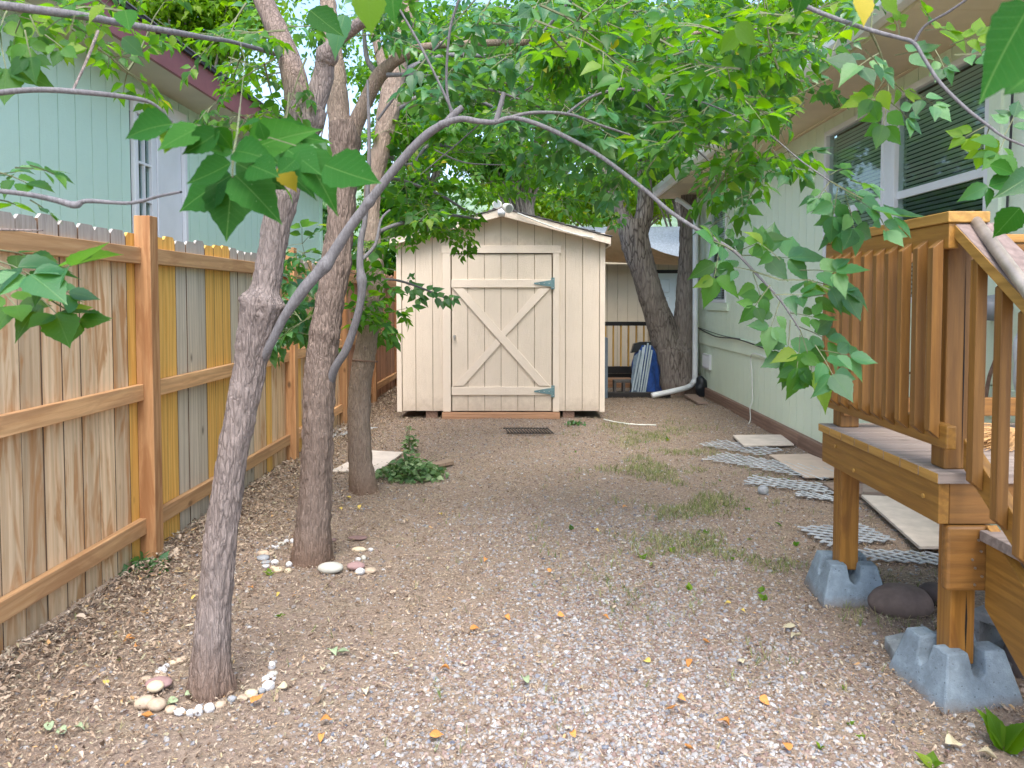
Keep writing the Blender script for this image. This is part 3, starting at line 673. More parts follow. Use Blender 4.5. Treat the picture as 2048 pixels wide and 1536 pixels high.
MB().box(.8, 3.8, 13.26, 13.29, -.1, .13).build('rim_board', M['black_iron'], pd)
MB().box(.95, 1.75, 12.2, 12.5, -.05, .14).build('step_tread', wood('step_wood', (.35, .17, .08), (.5, .27, .15), 'x'), tag(thing('wood_step', (1.3, 12.3, 0), 'brown wooden step beside the shed and cinder block', 'step')))
# shade sail
def sail():
    n = 14; A, B, C, D = at(1225, 432, 12.9), at(1362, 514, 12.4), at(1362, 530, 14.2), at(1180, 522, 14.0)
    mb = MB(); vs = []
    for i_ in range(n + 1):
        for j in range(n + 1):
            u, v = i_ / n, j / n
            p = (A * (1 - u) + B * u) * (1 - v) + (D * (1 - u) + C * u) * v
            p.z -= .14 * math.sin(math.pi * u) * (1 - v) + .04 * math.sin(math.pi * v); vs.append(p)
    fs = [(a * (n + 1) + b, (a + 1) * (n + 1) + b, (a + 1) * (n + 1) + b + 1, a * (n + 1) + b + 1) for a in range(n) for b in range(n)]
    o = mb.add(vs, fs).build('shade_sail', M['sail'], smooth=True); md = o.modifiers.new('s', 'SOLIDIFY'); md.thickness = .006
    tag(o, 'tan cloth shade sail stretched behind the forked tree', 'shade sail')
sail()
# things by the forked tree
tb_ = thing('retaining_timber', (1.7, 11.0, 0), 'dark landscape timber on the ground between shed and forked tree', 'timber')
MB().box(at(1207, 790, 11.05).x, at(1340, 790, 11.05).x, 11.0, 11.1, -.02, .075).build('beam', M['black_iron'], tb_, bevel=.006)
def folded_canopy():
    t = thing('folded_canopy', gnd(1288, 790), 'folded canopy with metal poles and crumpled blue tarp leaning on the forked tree', 'canopy')
    Yc = 11.25; n, m_ = 22, 16; vs = []
    for i_ in range(m_ + 1):
        v = i_ / m_; py = 790 - v * 100
        wl = 1260 + 10 * v + 4 * math.sin(v * 7); wr = 1322 - 18 * v * v - 4 * math.sin(v * 5)
        for k in range(n):
            a = 2 * math.pi * k / n; r = 1 + .16 * math.sin(5 * a + v * 4) + .09 * math.sin(9 * a - v * 9)
            px = (wl + wr) / 2 + math.cos(a) * (wr - wl) / 2 * r * (1 - .35 * v ** 4)
            p = at(px, py, Yc); p.y += .13 * math.sin(a) * r; vs.append(p)
    fs = [(i_ * n + k, i_ * n + (k + 1) % n, (i_ + 1) * n + (k + 1) % n, (i_ + 1) * n + k) for i_ in range(m_) for k in range(n)] + [tuple(range(m_ * n, m_ * n + n))]
    MB().add(vs, fs).build('tarp', M['tarp'], t, smooth=True)
    for (a, b) in (((1263, 788), (1280, 700)), ((1275, 790), (1290, 690)), ((1280, 790), (1296, 686)), ((1285, 789), (1301, 690)), ((1289, 788), (1304, 700)), ((1278, 775), (1286, 694)), ((1270, 780), (1284, 712))):
        MB().bar(at(*a, 11.06), at(*b, 11.08), .022, .018, (0, -1, 0)).build('pole', M['pole_metal'], t)
    MB().add([at(1262, 760, 11.13), at(1268, 712, 11.13), at(1284, 700, 11.1), at(1276, 788, 11.1), at(1266, 789, 11.12)], [(0, 1, 2, 3, 4)]).build('cover_flap', M['tarp_grey'], t)
    MB().prism([at(1268, 688, 11.18), at(1281, 684, 11.18), at(1302, 684, 11.18), at(1306, 700, 11.18), at(1262, 706, 11.18)], (0, .1, 0)).build('top_cover', M['bag'], t)
folded_canopy()
def cinder(name, origin, sx, sy, sz, rot, mat, label, wall=.035):
    t = MB(); y = 0
    t.box(0, sx, 0, sy, 0, wall).box(0, sx, 0, sy, sz - wall, sz)
    for xx in (0, sx / 2 - wall / 2, sx - wall): t.box(xx, xx + wall, .001, sy - .001, wall, sz - wall)
    o = t.build(name, mat, bevel=.004); o.location = origin; o.rotation_euler = rot
    return tag(o, label, 'block')
cinder('cinder_block', gnd(1229, 791) + Vector((0, .05, 0)), .30, .19, .22, (0, 0, 0), M['block_dark'], 'grey cinder block with two dark holes beside the blue tarp')
t = MB().box(at(1208, 700, 10.9).x, at(1216, 700, 10.9).x, 10.9, 11.5, 0, at(1210, 676, 10.9).z).build('folded_panel', flat('bluegrey_panel', (.15, .2, .25), .5), bevel=.006)
t.name = 'folding_screen'; tag(t, 'blue grey folded panel standing against the shed side wall', 'panel')
def blob(name, c, rx, ry, rz, mat, label, cat, seed=0, group=None, rough=.12, sub=3, parent=None, rot=0, squash=.0, smooth=True):
    bm = bmesh.new(); bmesh.ops.create_icosphere(bm, subdivisions=sub, radius=1)
    P = np.array([v.co[:] for v in bm.verts]); d = 1 + (fbm(P[:, 0] * 1.3 + seed * 3.1, P[:, 1] * 1.3 + seed, P[:, 2] * 1.3 + 9, 3) - .45) * rough * 5
    for v, k in zip(bm.verts, d): v.co = v.co * float(k); v.co.x *= rx; v.co.y *= ry; v.co.z *= rz
    me = bpy.data.meshes.new(name); bm.to_mesh(me); bm.free(); me.materials.append(mat)
    me.polygons.foreach_set('use_smooth', [smooth] * len(me.polygons))
    o = bpy.data.objects.new(name, me); o.location = c; o.rotation_euler = (0, 0, rot); link(o, parent)
    if label: tag(o, label, cat, group)
    return o
blob('plastic_bag', gnd(1406, 795) + Vector((0, .1, .13)), .09, .10, .17, M['bag'], 'black plastic bag at the foot of the downspout', 'bag', 4, rough=.2)
hs2 = MB().tube(soft([gp(1207, 842, .02), gp(1235, 848, .015), gp(1270, 852, .012), gp(1312, 851, .012)]), .008, 6).build('white_cord', M['white_cable'], smooth=True)
tag(hs2, 'thin white cord lying on the ground beside the shed corner', 'cord')
gr = thing('floor_grate', gp(1060, 862), 'black metal grate lying on the ground before the shed door', 'grate')
g0, g1 = gnd(1018, 868), gnd(1102, 857)
for k in range(15):
    x = g0.x + (g1.x - g0.x) * k / 14
    MB().bar((x, g0.y - .08, .03), (x - .05, g0.y + .22, .03), .010, .012).build('bar', M['black_iron'], gr)
MB().bar((g0.x - .02, g0.y - .08, .024), (g1.x + .02, g0.y - .08, .024), .014, .01).bar((g0.x - .07, g0.y + .22, .024), (g1.x - .03, g0.y + .22, .024), .014, .01).build('frame', M['black_iron'], gr)

# ------------------------------------------------------------------ DECK, RAILING, STAIR (right)
deck = thing('deck', (2.0, 3.1, 0), 'stained wooden entry deck with railing and steps beside the right house', 'deck')
DX, DY0, DY1, DZ = 1.46, 2.62, 3.66, .80
for k in range(8):
    ya = DY0 - .015 + k * .1345
    MB().box(DX - .012, 2.64, ya, ya + .1285, DZ + .001, DZ + .039).build('plank', M['deck_board'], deck, bevel=.004, origin=(2, ya, DZ))
    MB().box(DX - .0145, DX - .0121, ya + .002, ya + .1265, DZ + .004, DZ + .0375).build('plank_end', M['deck_gold'], deck, origin=(DX, ya, DZ))
MB().box(DX, DX + .038, DY0 + .001, DY1, DZ - .145, DZ).build('rim_board', M['deck_y'], deck, bevel=.003, origin=(DX, 3, .7))
MB().box(DX + .039, 2.64, DY0, DY0 + .038, DZ - .145, DZ).build('rim_board', M['deck_x'], deck, bevel=.003, origin=(2, DY0, .7))
MB().box(DX + .039, 2.64, DY1 - .038, DY1, DZ - .145, DZ).build('rim_board', M['deck_x'], deck, bevel=.003, origin=(2, DY1, .7))
for yy in (2.95, 3.3): MB().box(DX + .039, 2.6, yy, yy + .038, DZ - .143, DZ - .001).build('joist', M['deck_x'], deck)
# support posts
MB().box(1.533, 1.622, 2.66, 2.749, .13, DZ - .147).build('post', M['deck_post'], deck, bevel=.005, origin=(1.55, 2.7, .4))
MB().box(1.51, 1.599, 3.55, 3.639, .15, DZ - .147).build('post', M['deck_post'], deck, bevel=.005, origin=(1.55, 3.6, .4))
MB().box(1.49, 1.645, 2.615, 2.657, .415, .650).build('post_block', M['deck_x'], deck, bevel=.012, origin=(1.5, 2.6, .5))
for (sx_, sz_) in ((.11, .60), (.12, .56), (.10, .50), (.125, .47), (.10, .44), (.09, .53)):
    MB().tube([(1.49 + sx_, 2.616, sz_), (1.49 + sx_, 2.611, sz_)], .0045, 8).build('nail_head', M['steel'], deck)
for (yy, zz) in ((2.72, .73), (3.50, .76), (3.3, .69)):
    MB().tube([(DX + .001, yy, zz), (DX - .005, yy, zz)], .009, 8).build('bolt', M['deck_gold'], deck)
MB().tube([(1.66, DY0 + .001, .725), (1.66, DY0 - .006, .725)], .01, 8).build('bolt', M['steel'], deck)
MB().prism([(1.588, 2.6592, .40), (1.594, 2.6592, .30), (1.591, 2.6592, .17), (1.586, 2.6592, .26)], (0, -.0006, 0)).build('crack', M['dark'], deck)
MB().prism([(1.562, 2.6642, 1.60), (1.5655, 2.6642, 1.2), (1.564, 2.6642, .86), (1.5605, 2.6642, 1.2)], (0, -.0006, 0)).build('crack', M['dark'], deck)
# railing posts
MB().box(1.500, 1.589, 2.665, 2.754, DZ + .04, 1.665).build('rail_post', M['deck_z'], deck, bevel=.006, origin=(1.55, 2.7, 1.2))
MB().box(1.500, 1.589, 3.545, 3.634, DZ + .04, 1.70).build('rail_post', M['deck_z'], deck, bevel=.005, origin=(1.55, 3.6, 1.2))
MB().box(2.55, 2.639, 3.545, 3.634, DZ + .04, 1.70).build('rail_post', M['deck_z'], deck, bevel=.005, origin=(2.6, 3.6, 1.2))
MB().box(1.463, 1.4995, 2.60, 3.66, 1.625, 1.712).build('top_rail', M['deck_y'], deck, bevel=.003, origin=(1.48, 3, 1.66))
MB().box(1.463, 1.4995, 2.585, 3.66, .925, 1.01).build('bottom_rail', M['deck_y'], deck, bevel=.006, origin=(1.48, 3, .96))
MB().box(1.5, 2.64, 3.51, 3.544, 1.62, 1.708).build('top_rail', M['deck_x'], deck, bevel=.003, origin=(2, 3.5, 1.66))
MB().box(1.5, 2.64, 3.51, 3.544, .90, .985).build('bottom_rail', M['deck_x'], deck, bevel=.003, origin=(2, 3.5, .95))
MB().box(1.455, 1.60, 2.59, 3.68, 1.7135, 1.752).build('cap_rail', M['deck_gold'], deck, bevel=.004, origin=(1.5, 3, 1.7))
MB().box(1.601, 2.66, 3.50, 3.64, 1.7135, 1.752).build('cap_rail', wood('cap_across', (.42, .21, .05), (.60, .33, .09), 'x', rough=.5, vary=.1, knots=False), deck, bevel=.004, origin=(2, 3.5, 1.7))
def baluster(x0, y0, zb, zt, side='x'):
    # 2x2 with bevel-cut ends; cut faces slope towards the rail
    pts = [(x0, y0, zb + .03), (x0 + .037, y0, zb), (x0 + .037, y0, zt), (x0, y0, zt - .03)]
    MB().prism(pts, (0, .037, 0)).build('baluster', M['deck_z'], deck, bevel=.002, origin=(x0, y0, zb))
for p in (813.6, 783, 752, 725, 701, 677, 655, 635, 617, 601):
    y = 1.4255 * F / p; baluster(1.4255, y, .955 + random.uniform(-.004, .004), 1.660 + random.uniform(-.003, .003))
for k in range(1, 5): # far side
    xx = 1.62 + k * .20
# stair: rails slope down towards the camera
SL = .69
def sz(y, z0): return z0 - (2.60 - y) * SL
MB().bar((1.555, 2.62, 1.700), (1.555, 1.55, sz(1.55, 1.700) - .014), .14, .038, (0, -SL, 1)).build('stair_cap_rail', M['rail_cap'], deck, bevel=.004)
MB().bar((1.4845, 2.62, 1.697), (1.4845, 1.55, sz(1.55, 1.697) - .014), .004, .036, (0, -SL, 1)).build('cap_edge', M['deck_gold'], deck)
MB().prism([(1.5300, 2.58, 1.655), (1.5300, 2.58, 1.60), (1.5300, 1.58, sz(1.58, 1.60)), (1.5300, 1.58, sz(1.58, 1.655))], (.037, 0, 0)).build('stair_top_rail', M['deck_y'], deck)
MB().prism([(1.530, 2.60, .965), (1.530, 2.60, .86), (1.530, 1.58, sz(1.58, .86)), (1.530, 1.58, sz(1.58, .965))], (.037, 0, 0)).build('stair_bottom_rail', M['deck_y'], deck, bevel=.003)
for k, p in enumerate((885, 934, 981, 1034, 1092, 1155, 1225)):
    y = 1.485 * F / p; baluster(1.4915, y - .037, sz(y, .865), sz(y, 1.665))
MB().box(1.57, 1.66, 1.50, 1.589, .0, sz(1.55, 1.62)).build('newel_post', M['deck_z'], deck)
for xx in (1.625, 2.55):
    MB().prism([(xx, 2.612, .655), (xx, 2.612, .36), (xx, 2.06, -.01), (xx, 1.66, -.01)], (.038, 0, 0)).build('stringer', M['deck_y'], deck, bevel=.003)
for k in range(3):
    ya = 2.33 - k * .27; zt = .60 - k * .19
    MB().box(1.60, 2.62, ya, ya + .28, zt, zt + .038).build('tread', M['deck_board'], deck, bevel=.003, origin=(2, ya, zt))
# pipe handrail with blocks
hp = [at(1943, 432, 2.64), at(2048, 572, 2.22), at(2130, 690, 1.95)]
MB().tube(hp, .020, 16).build('handrail_pipe', M['pipe'], deck, smooth=True)
MB().bar(at(1970, 492, 2.53), at(2002, 527, 2.42), .036, .045, (0, -SL, 1)).build('handrail_block', M['deck_z'], deck, bevel=.003)

def pier(c, rot, s, label):
    """pyramid deck block: sloped body with four horns left by two crossing slots"""
    b, tp, h, z0 = .175 * s, .122 * s, .205 * s, .105 * s
    lo, hi = .018 * s, .036 * s
    def lerp(z): return b + (tp - b) * (z / h)
    mid = lerp(z0); mb = MB()
    mb.add([(-b, -b, -.04), (b, -b, -.04), (b, b, -.04), (-b, b, -.04)], [(0, 3, 2, 1)])
    for k in range(4):   # one side at a time: a single face with the slot cut out, so no seam shows
        ca, sa = [(1, 0), (0, 1), (-1, 0), (0, -1)][k]
        def Rr(x, y, z): return (x * ca - y * sa, x * sa + y * ca, z)
        mb.add([Rr(-b, -b, -.04), Rr(b, -b, -.04), Rr(b, -b, 0), Rr(-b, -b, 0)], [(0, 1, 2, 3)])
        prof = [(-b, 0), (b, 0), (tp, h), (hi, h), (lo * 1.4, z0 + .02 * s), (0, z0), (-lo * 1.4, z0 + .02 * s), (-hi, h), (-tp, h)]
        mb.add([Rr(x, -lerp(z), z) for x, z in prof], [tuple(range(len(prof)))])
    for sx_ in (-1, 1):
        for sy_ in (-1, 1):   # horn tops and slot walls
            q = [(sx_ * tp, sy_ * tp, h), (sx_ * hi, sy_ * tp, h), (sx_ * hi, sy_ * hi, h), (sx_ * tp, sy_ * hi, h)]
            l4 = lo * 1.4; zl = z0 + .02 * s; ml = lerp(zl)
            w1 = [(sx_ * hi, sy_ * tp, h), (sx_ * hi, sy_ * hi, h), (sx_ * l4, sy_ * l4, zl), (sx_ * l4, sy_ * ml, zl)]
            w2 = [(sx_ * tp, sy_ * hi, h), (sx_ * hi, sy_ * hi, h), (sx_ * l4, sy_ * l4, zl), (sx_ * ml, sy_ * l4, zl)]
            f1 = [(sx_ * l4, sy_ * ml, zl), (sx_ * l4, sy_ * l4, zl), (0, 0, z0), (0, sy_ * mid, z0)]
            f2 = [(sx_ * ml, sy_ * l4, zl), (sx_ * l4, sy_ * l4, zl), (0, 0, z0), (sx_ * mid, 0, z0)]
            for f in (q, w1, w2, f1, f2): mb.add(f, [(0, 1, 2, 3)])
    me = mb.mesh('concrete_pier', M['pier']); bm = bmesh.new(); bm.from_mesh(me)
    bmesh.ops.remove_doubles(bm, verts=bm.verts, dist=.0004); bmesh.ops.recalc_face_normals(bm, faces=bm.faces); bmesh.ops.triangulate(bm, faces=[f for f in bm.faces if len(f.verts) > 4]); bm.to_mesh(me); bm.free()
    o = bpy.data.objects.new('concrete_pier', me); link(o); md = o.modifiers.new('bevel', 'BEVEL'); md.width = .007; md.segments = 2; md.limit_method = 'ANGLE'; md.angle_limit = R(25)
    o.location = c; o.rotation_euler = (0, 0, rot)
    return tag(o, label, 'pier')
pier(Vector((1.595, 2.74, .0)), R(9), .93, 'blue grey concrete pier block under the near deck post')
pier(Vector((1.565, 3.61, .01)), R(-4), .88, 'blue grey concrete pier block under the far deck post beside the lattice')
cinder('cinder_block', Vector((1.78, 2.95, .02)), .40, .20, .19, (0, 0, R(-58)), M['block'], 'grey hollow concrete block on the ground under the deck stair')
blob('boulder', gp(1800, 1222, .045), .145, .12, .078, flat('boulder_rock', (.17, .125, .105), .9, nscale=12, namt=.25, bump=.5), 'rounded brown boulder beside the far concrete pier', 'rock', 3, rough=.06)
blob('boulder', gp(1868, 1205, .03), .07, .08, .06, flat('boulder_rock2', (.10, .075, .065), .9, nscale=12, namt=.25, bump=.5), 'small dark rock tucked behind the rounded boulder', 'rock', 8, rough=.06)
fs_ = MB().prism([gp(1768, 1296, .0), gp(1795, 1345, .0), gp(1815, 1362, .0), gp(1880, 1360, 0), gp(1880, 1290, 0), gp(1830, 1284, 0)], (0, 0, .055)).build('flat_stone', M['stair_stone'], bevel=.008)
tag(fs_, 'flat pale blue grey stone slab against the near pier block', 'stone')
blob('boulder', gnd(2055, 1350) + Vector((.05, 0, .06)), .13, .12, .12, flat('boulder_rock3', (.17, .15, .155), .9, nscale=12, namt=.2, bump=.4), 'dark grey rock at the right frame edge by the near pier', 'rock', 12, rough=.05)
# broom on the deck
br = thing('broom', (1.98, 3.05, DZ + .04), 'straw broom head lying on the deck boards', 'broom')
mb = MB(); bc = Vector((2.10, 3.12, DZ + .07))
for k in range(260):
    a = random.uniform(-.55, .55); el = random.uniform(-.10, .22); L_ = random.uniform(.20, .30)
    d_ = Vector((-math.cos(a), -math.sin(a) - .25, el)).normalized(); s0 = bc + Vector((0, random.uniform(-.03, .03), random.uniform(-.02, .03)))
    p1 = s0 + d_ * L_ * .55; p2 = s0 + d_ * L_ + Vector((0, 0, -.03)); p2.z = max(p2.z, DZ + .045)
    mb.tube([s0, p1, p2], .0014, 3, False)
tag(mb.build('bristles', M['straw'], br), kind='stuff')
MB().tube([bc, bc + Vector((.10, .06, .02)), bc + Vector((.9, .3, .2))], [.03, .014, .012], 10).build('handle', M['straw'], br, smooth=True)
blob('plastic_wrap', Vector((2.5, 3.75, 1.12)), .05, .07, .20, M['film'], 'crumpled clear plastic wrap hanging behind the deck railing', 'plastic', 5, rough=.2)

# ------------------------------------------------------------------ boards and lattice on the ground
def slab(pts, th_, name, mat, label, cat, lift=.012):
    P_ = [gnd(*p) for p in pts]; zz = max(float(gz(p.x, p.y)) for p in P_) + lift
    o = MB().prism([(p.x, p.y, zz) for p in P_], (0, 0, th_)).build(name, mat, bevel=.003)
    return tag(o, label, cat)
slab([(1465, 878), (1487, 899), (1588, 897), (1562, 877)], .018, 'plywood_sheet', M['panel_board'], 'pale flat panel farthest along the right house wall', 'panel')
slab([(1538, 915), (1610, 960), (1675, 960), (1675, 935), (1618, 913)], .014, 'plywood_sheet', flat('pink_panel', (.56, .45, .36), .8, nscale=9, namt=.08), 'pinkish tan panel lying beyond the far deck post', 'panel')
slab([(1722, 1005), (1838, 1112), (1905, 1112), (1905, 1060), (1806, 1010)], .020, 'plywood_sheet', M['panel_board'], 'large white panel lying on the ground under the deck', 'panel', .03)
slab([(1645, 975), (1675, 996), (1770, 1000), (1740, 978)], .03, 'scrap_board', wood('scrap', (.24, .17, .13), (.36, .27, .22), 'x'), 'weathered brown board on the ground behind the far deck post', 'board')
slab([(1725, 985), (1725, 1002), (1775, 1003), (1770, 987)], .06, 'scrap_board', wood('scrap2', (.30, .24, .20), (.42, .34, .29), 'x'), 'short thick wood scrap at the head of the white panel', 'board')
slab([(662, 947), (738, 905), (806, 909), (755, 948)], .014, 'plywood_sheet', M['panel_board'], 'cream flat panel on the ground behind the third tree', 'panel')
slab([(800, 948), (806, 952), (908, 930), (902, 925)], .03, 'scrap_board', wood('scrap3', (.26, .18, .12), (.38, .28, .2), 'x'), 'thin brown board lying beside the cut branch pile', 'board')
slab([(1368, 795), (1395, 812), (1415, 812), (1392, 795)], .03, 'scrap_board', wood('scrap4', (.20, .14, .11), (.3, .22, .18), 'x'), 'dark wood scrap by the house corner under the bag', 'board')
def lattice(px, label, ux, uy, L1, L2, n1, n2, mat, cat='lattice', ang=R(33), wid=.024, tilt=0, z=.02, group=None, sp_=.085):
    c = gp(*px); t = thing('lattice_panel', c, label, cat, group); n1 = max(2, round(L1 * 1.9 / (2 * sp_)))
    U = Vector((math.cos(ux), math.sin(ux), 0)); W = Vector((-U.y, U.x, 0))
    for lay, sg in ((0, 1), (1, -1)):
        for k in range(-n1, n1 + 1):
            # strips cross a L1 x L2 rectangle at +-ang
            d = U * math.cos(ang) + W * math.sin(ang) * sg
            o = c + U * (k * L1 / (2 * n1) * 1.9)
            # clip parametric t so the point stays in the rectangle
            ts = []
            for s in np.linspace(-2, 2, 161):
                p = o + d * float(s) - c
                if abs(p.dot(U)) <= L1 / 2 and abs(p.dot(W)) <= L2 / 2: ts.append(float(s))
            if len(ts) < 4: continue
            a, b = o + d * ts[0], o + d * ts[-1]
            zz = z + .004 + lay * .0055 + random.uniform(0, .001)
            a.z = float(gz(a.x, a.y)) * .6 + zz; b.z = float(gz(b.x, b.y)) * .6 + zz
            if (b - a).length > .05: MB().bar(a, b, wid, .005).build('strip', mat, t)
lattice((1690, 1075), 'grey white plastic lattice lying behind the far pier block', R(10), 0, .46, .34, 7, 7, M['vinyl_grey'], wid=.019, ang=R(38))
lattice((1812, 1122), 'grey lattice strip bent along the ground under the deck', R(-14), 0, .50, .20, 6, 6, M['vinyl_grey'], wid=.018, ang=R(38))
lattice((1590, 975), 'broken white lattice piece beside the pinkish panel', R(-28), 0, .75, .30, 8, 8, M['vinyl'], wid=.016, sp_=.11)
lattice((1650, 1000), 'small broken white lattice end next to the far deck post', R(-35), 0, .42, .16, 5, 5, M['vinyl'], wid=.018)
lattice((1540, 935), 'white slatted lattice heap in the weeds along the right side', R(-45), 0, 1.1, .42, 14, 14, M['vinyl'], wid=.013, sp_=.12)
lattice((1480, 898), 'faded white lattice beside the farthest pale panel', R(-50), 0, .75, .40, 8, 8, M['vinyl'], wid=.011, sp_=.13)
lattice((684, 868), 'white lattice piece on the ground between second and third tree', R(60), 0, .8, .30, 9, 9, M['vinyl'], wid=.02)

# ------------------------------------------------------------------ stones around the trees
SM = {'w': flat('stone_white', (.60, .61, .62), .85, nscale=30, namt=.25, bump=.3), 't': flat('stone_tan', (.48, .38, .28), .85, nscale=30, namt=.2, bump=.3),
      'm': flat('stone_mauve', (.34, .22, .21), .85, nscale=20, namt=.12, bump=.2), 's': flat('stone_slate', (.30, .32, .34), .85, nscale=30, namt=.2, bump=.3),
      'g': flat('stone_grey', (.50, .50, .44), .85, nscale=20, namt=.1, bump=.2), 'd': flat('stone_dark', (.20, .13, .12), .85, nscale=20, namt=.1, bump=.2), 'y': flat('stone_cream', (.62, .52, .36), .85, nscale=30, namt=.15, bump=.3)}
WN = {'w': 'white', 't': 'tan', 's': 'slate grey', 'y': 'cream', 'g': 'pale grey', 'm': 'mauve', 'd': 'dark'}
ring1 = [(367, 1319, 14, 12, 't'), (357, 1323, 22, 14, 't'), (345, 1327, 18, 11, 'y'), (333, 1333, 15, 10, 'w'), (323, 1342, 24, 15, 'w'), (320, 1354, 26, 10, 't'), (292, 1360, 26, 13, 't'),
    (270, 1399, 24, 14, 't'), (342, 1418, 26, 17, 't'), (359, 1422, 26, 15, 'w'), (381, 1424, 18, 16, 'w'), (398, 1419, 19, 26, 'w'), (419, 1414, 22, 21, 'w'), (441, 1408, 24, 14, 't'), (463, 1397, 20, 14, 's'),
    (485, 1395, 22, 14, 't'), (502, 1386, 28, 16, 'y'), (523, 1380, 16, 13, 's'), (537, 1369, 26, 22, 'w'), (537, 1355, 28, 14, 'w'), (545, 1345, 22, 10, 'g'), (543, 1328, 16, 20, 'w')]
for k, (x, y, wd, ht, c) in enumerate(ring1):
    p = gp(x, y + ht * .35); s_ = p.y / F; rz_ = max(ht * .5 * s_, .010)
    blob('ring_stone', p + Vector((0, 0, rz_ * .55)), wd * .52 * s_, wd * .45 * s_, rz_, SM[c], f'small {WN[c]} stone in the ring around the front leaning tree', 'stone', k, f'{WN[c]} stones ringing the front tree', .08, 2, rot=random.uniform(-.6, .6), smooth=c != 'w')
blob('ring_stone', gp(318, 1384, .03), .048, .036, .017, SM['m'], 'flat oval mauve stone left of the front leaning tree', 'stone', 2, rough=.03)
blob('ring_stone', gp(311, 1394, .035), .03, .026, .02, SM['y'], 'rounded beige stone touching the flat mauve stone', 'stone', 5, rough=.05)
blob('ring_stone', gp(290, 1416, .02), .036, .028, .022, SM['t'], 'larger smooth tan stone at the lower left of the front ring', 'stone', 6, rough=.04, rot=.5)
blob('ring_stone', gp(314, 1420, .02), .032, .026, .022, SM['t'], 'smooth tan stone just right of the larger tan stone', 'stone', 7, rough=.04)
ring2 = [(573, 1080, 12, 12, 'w'), (585, 1079, 11, 11, 'w'), (562, 1085, 18, 8, 'g'), (543, 1091, 13, 8, 'w'), (554, 1092, 12, 10, 'w'), (532, 1103, 36, 9, 't'), (526, 1112, 28, 11, 's'), (532, 1122, 20, 6, 's'),
    (550, 1122, 17, 13, 'w'), (531, 1130, 16, 8, 'w'), (578, 1126, 14, 13, 'w'), (546, 1135, 14, 9, 'y'), (557, 1138, 22, 13, 'y'), (576, 1139, 16, 13, 'y'), (740, 1137, 28, 12, 't'), (716, 1114, 12, 9, 'w'), (727, 1111, 12, 12, 'g'), (741, 1095, 12, 7, 'w'), (667, 1074, 16, 7, 'd'), (585, 1088, 10, 8, 't')]
for k, (x, y, wd, ht, c) in enumerate(ring2):
    p = gp(x, y + ht * .35); s_ = p.y / F; rz_ = max(ht * .5 * s_, .010)
    blob('ring_stone', p + Vector((0, 0, rz_ * .55)), wd * .52 * s_, wd * .45 * s_, rz_, SM[c], f'small {WN[c]} stone near the base of the second tree', 'stone', 30 + k, f'{WN[c]} stones around the second tree', .07, 2, rot=random.uniform(-.6, .6))
blob('ring_stone', gp(661, 1142, .028), .068, .05, .028, SM['g'], 'large flat oval pale grey stone before the second tree', 'stone', 61, rough=.02)
blob('ring_stone', gp(712, 1136, .022), .050, .036, .022, SM['m'], 'flat mauve stone right of the second tree', 'stone', 62, rough=.03)
blob('ring_stone', gp(720, 1145, .015), .027, .020, .020, SM['w'], 'angular white stone leaning on the mauve stone', 'stone', 63, rough=.1, sub=2, smooth=False)
blob('ring_stone', gp(718, 1099, .008), .042, .026, .016, SM['y'], 'knobbly cream stone behind the mauve stone', 'stone', 64, rough=.1)
blob('ring_stone', gp(716, 1077, .015), .062, .03, .012, SM['d'], 'long thin dark mauve stone farthest from the second tree', 'stone', 65, rough=.04)
blob('ring_stone', gp(1526, 988, .03), .045, .035, .035, SM['s'], 'grey rock in the weeds beside the white lattice', 'stone', 66, rough=.1)

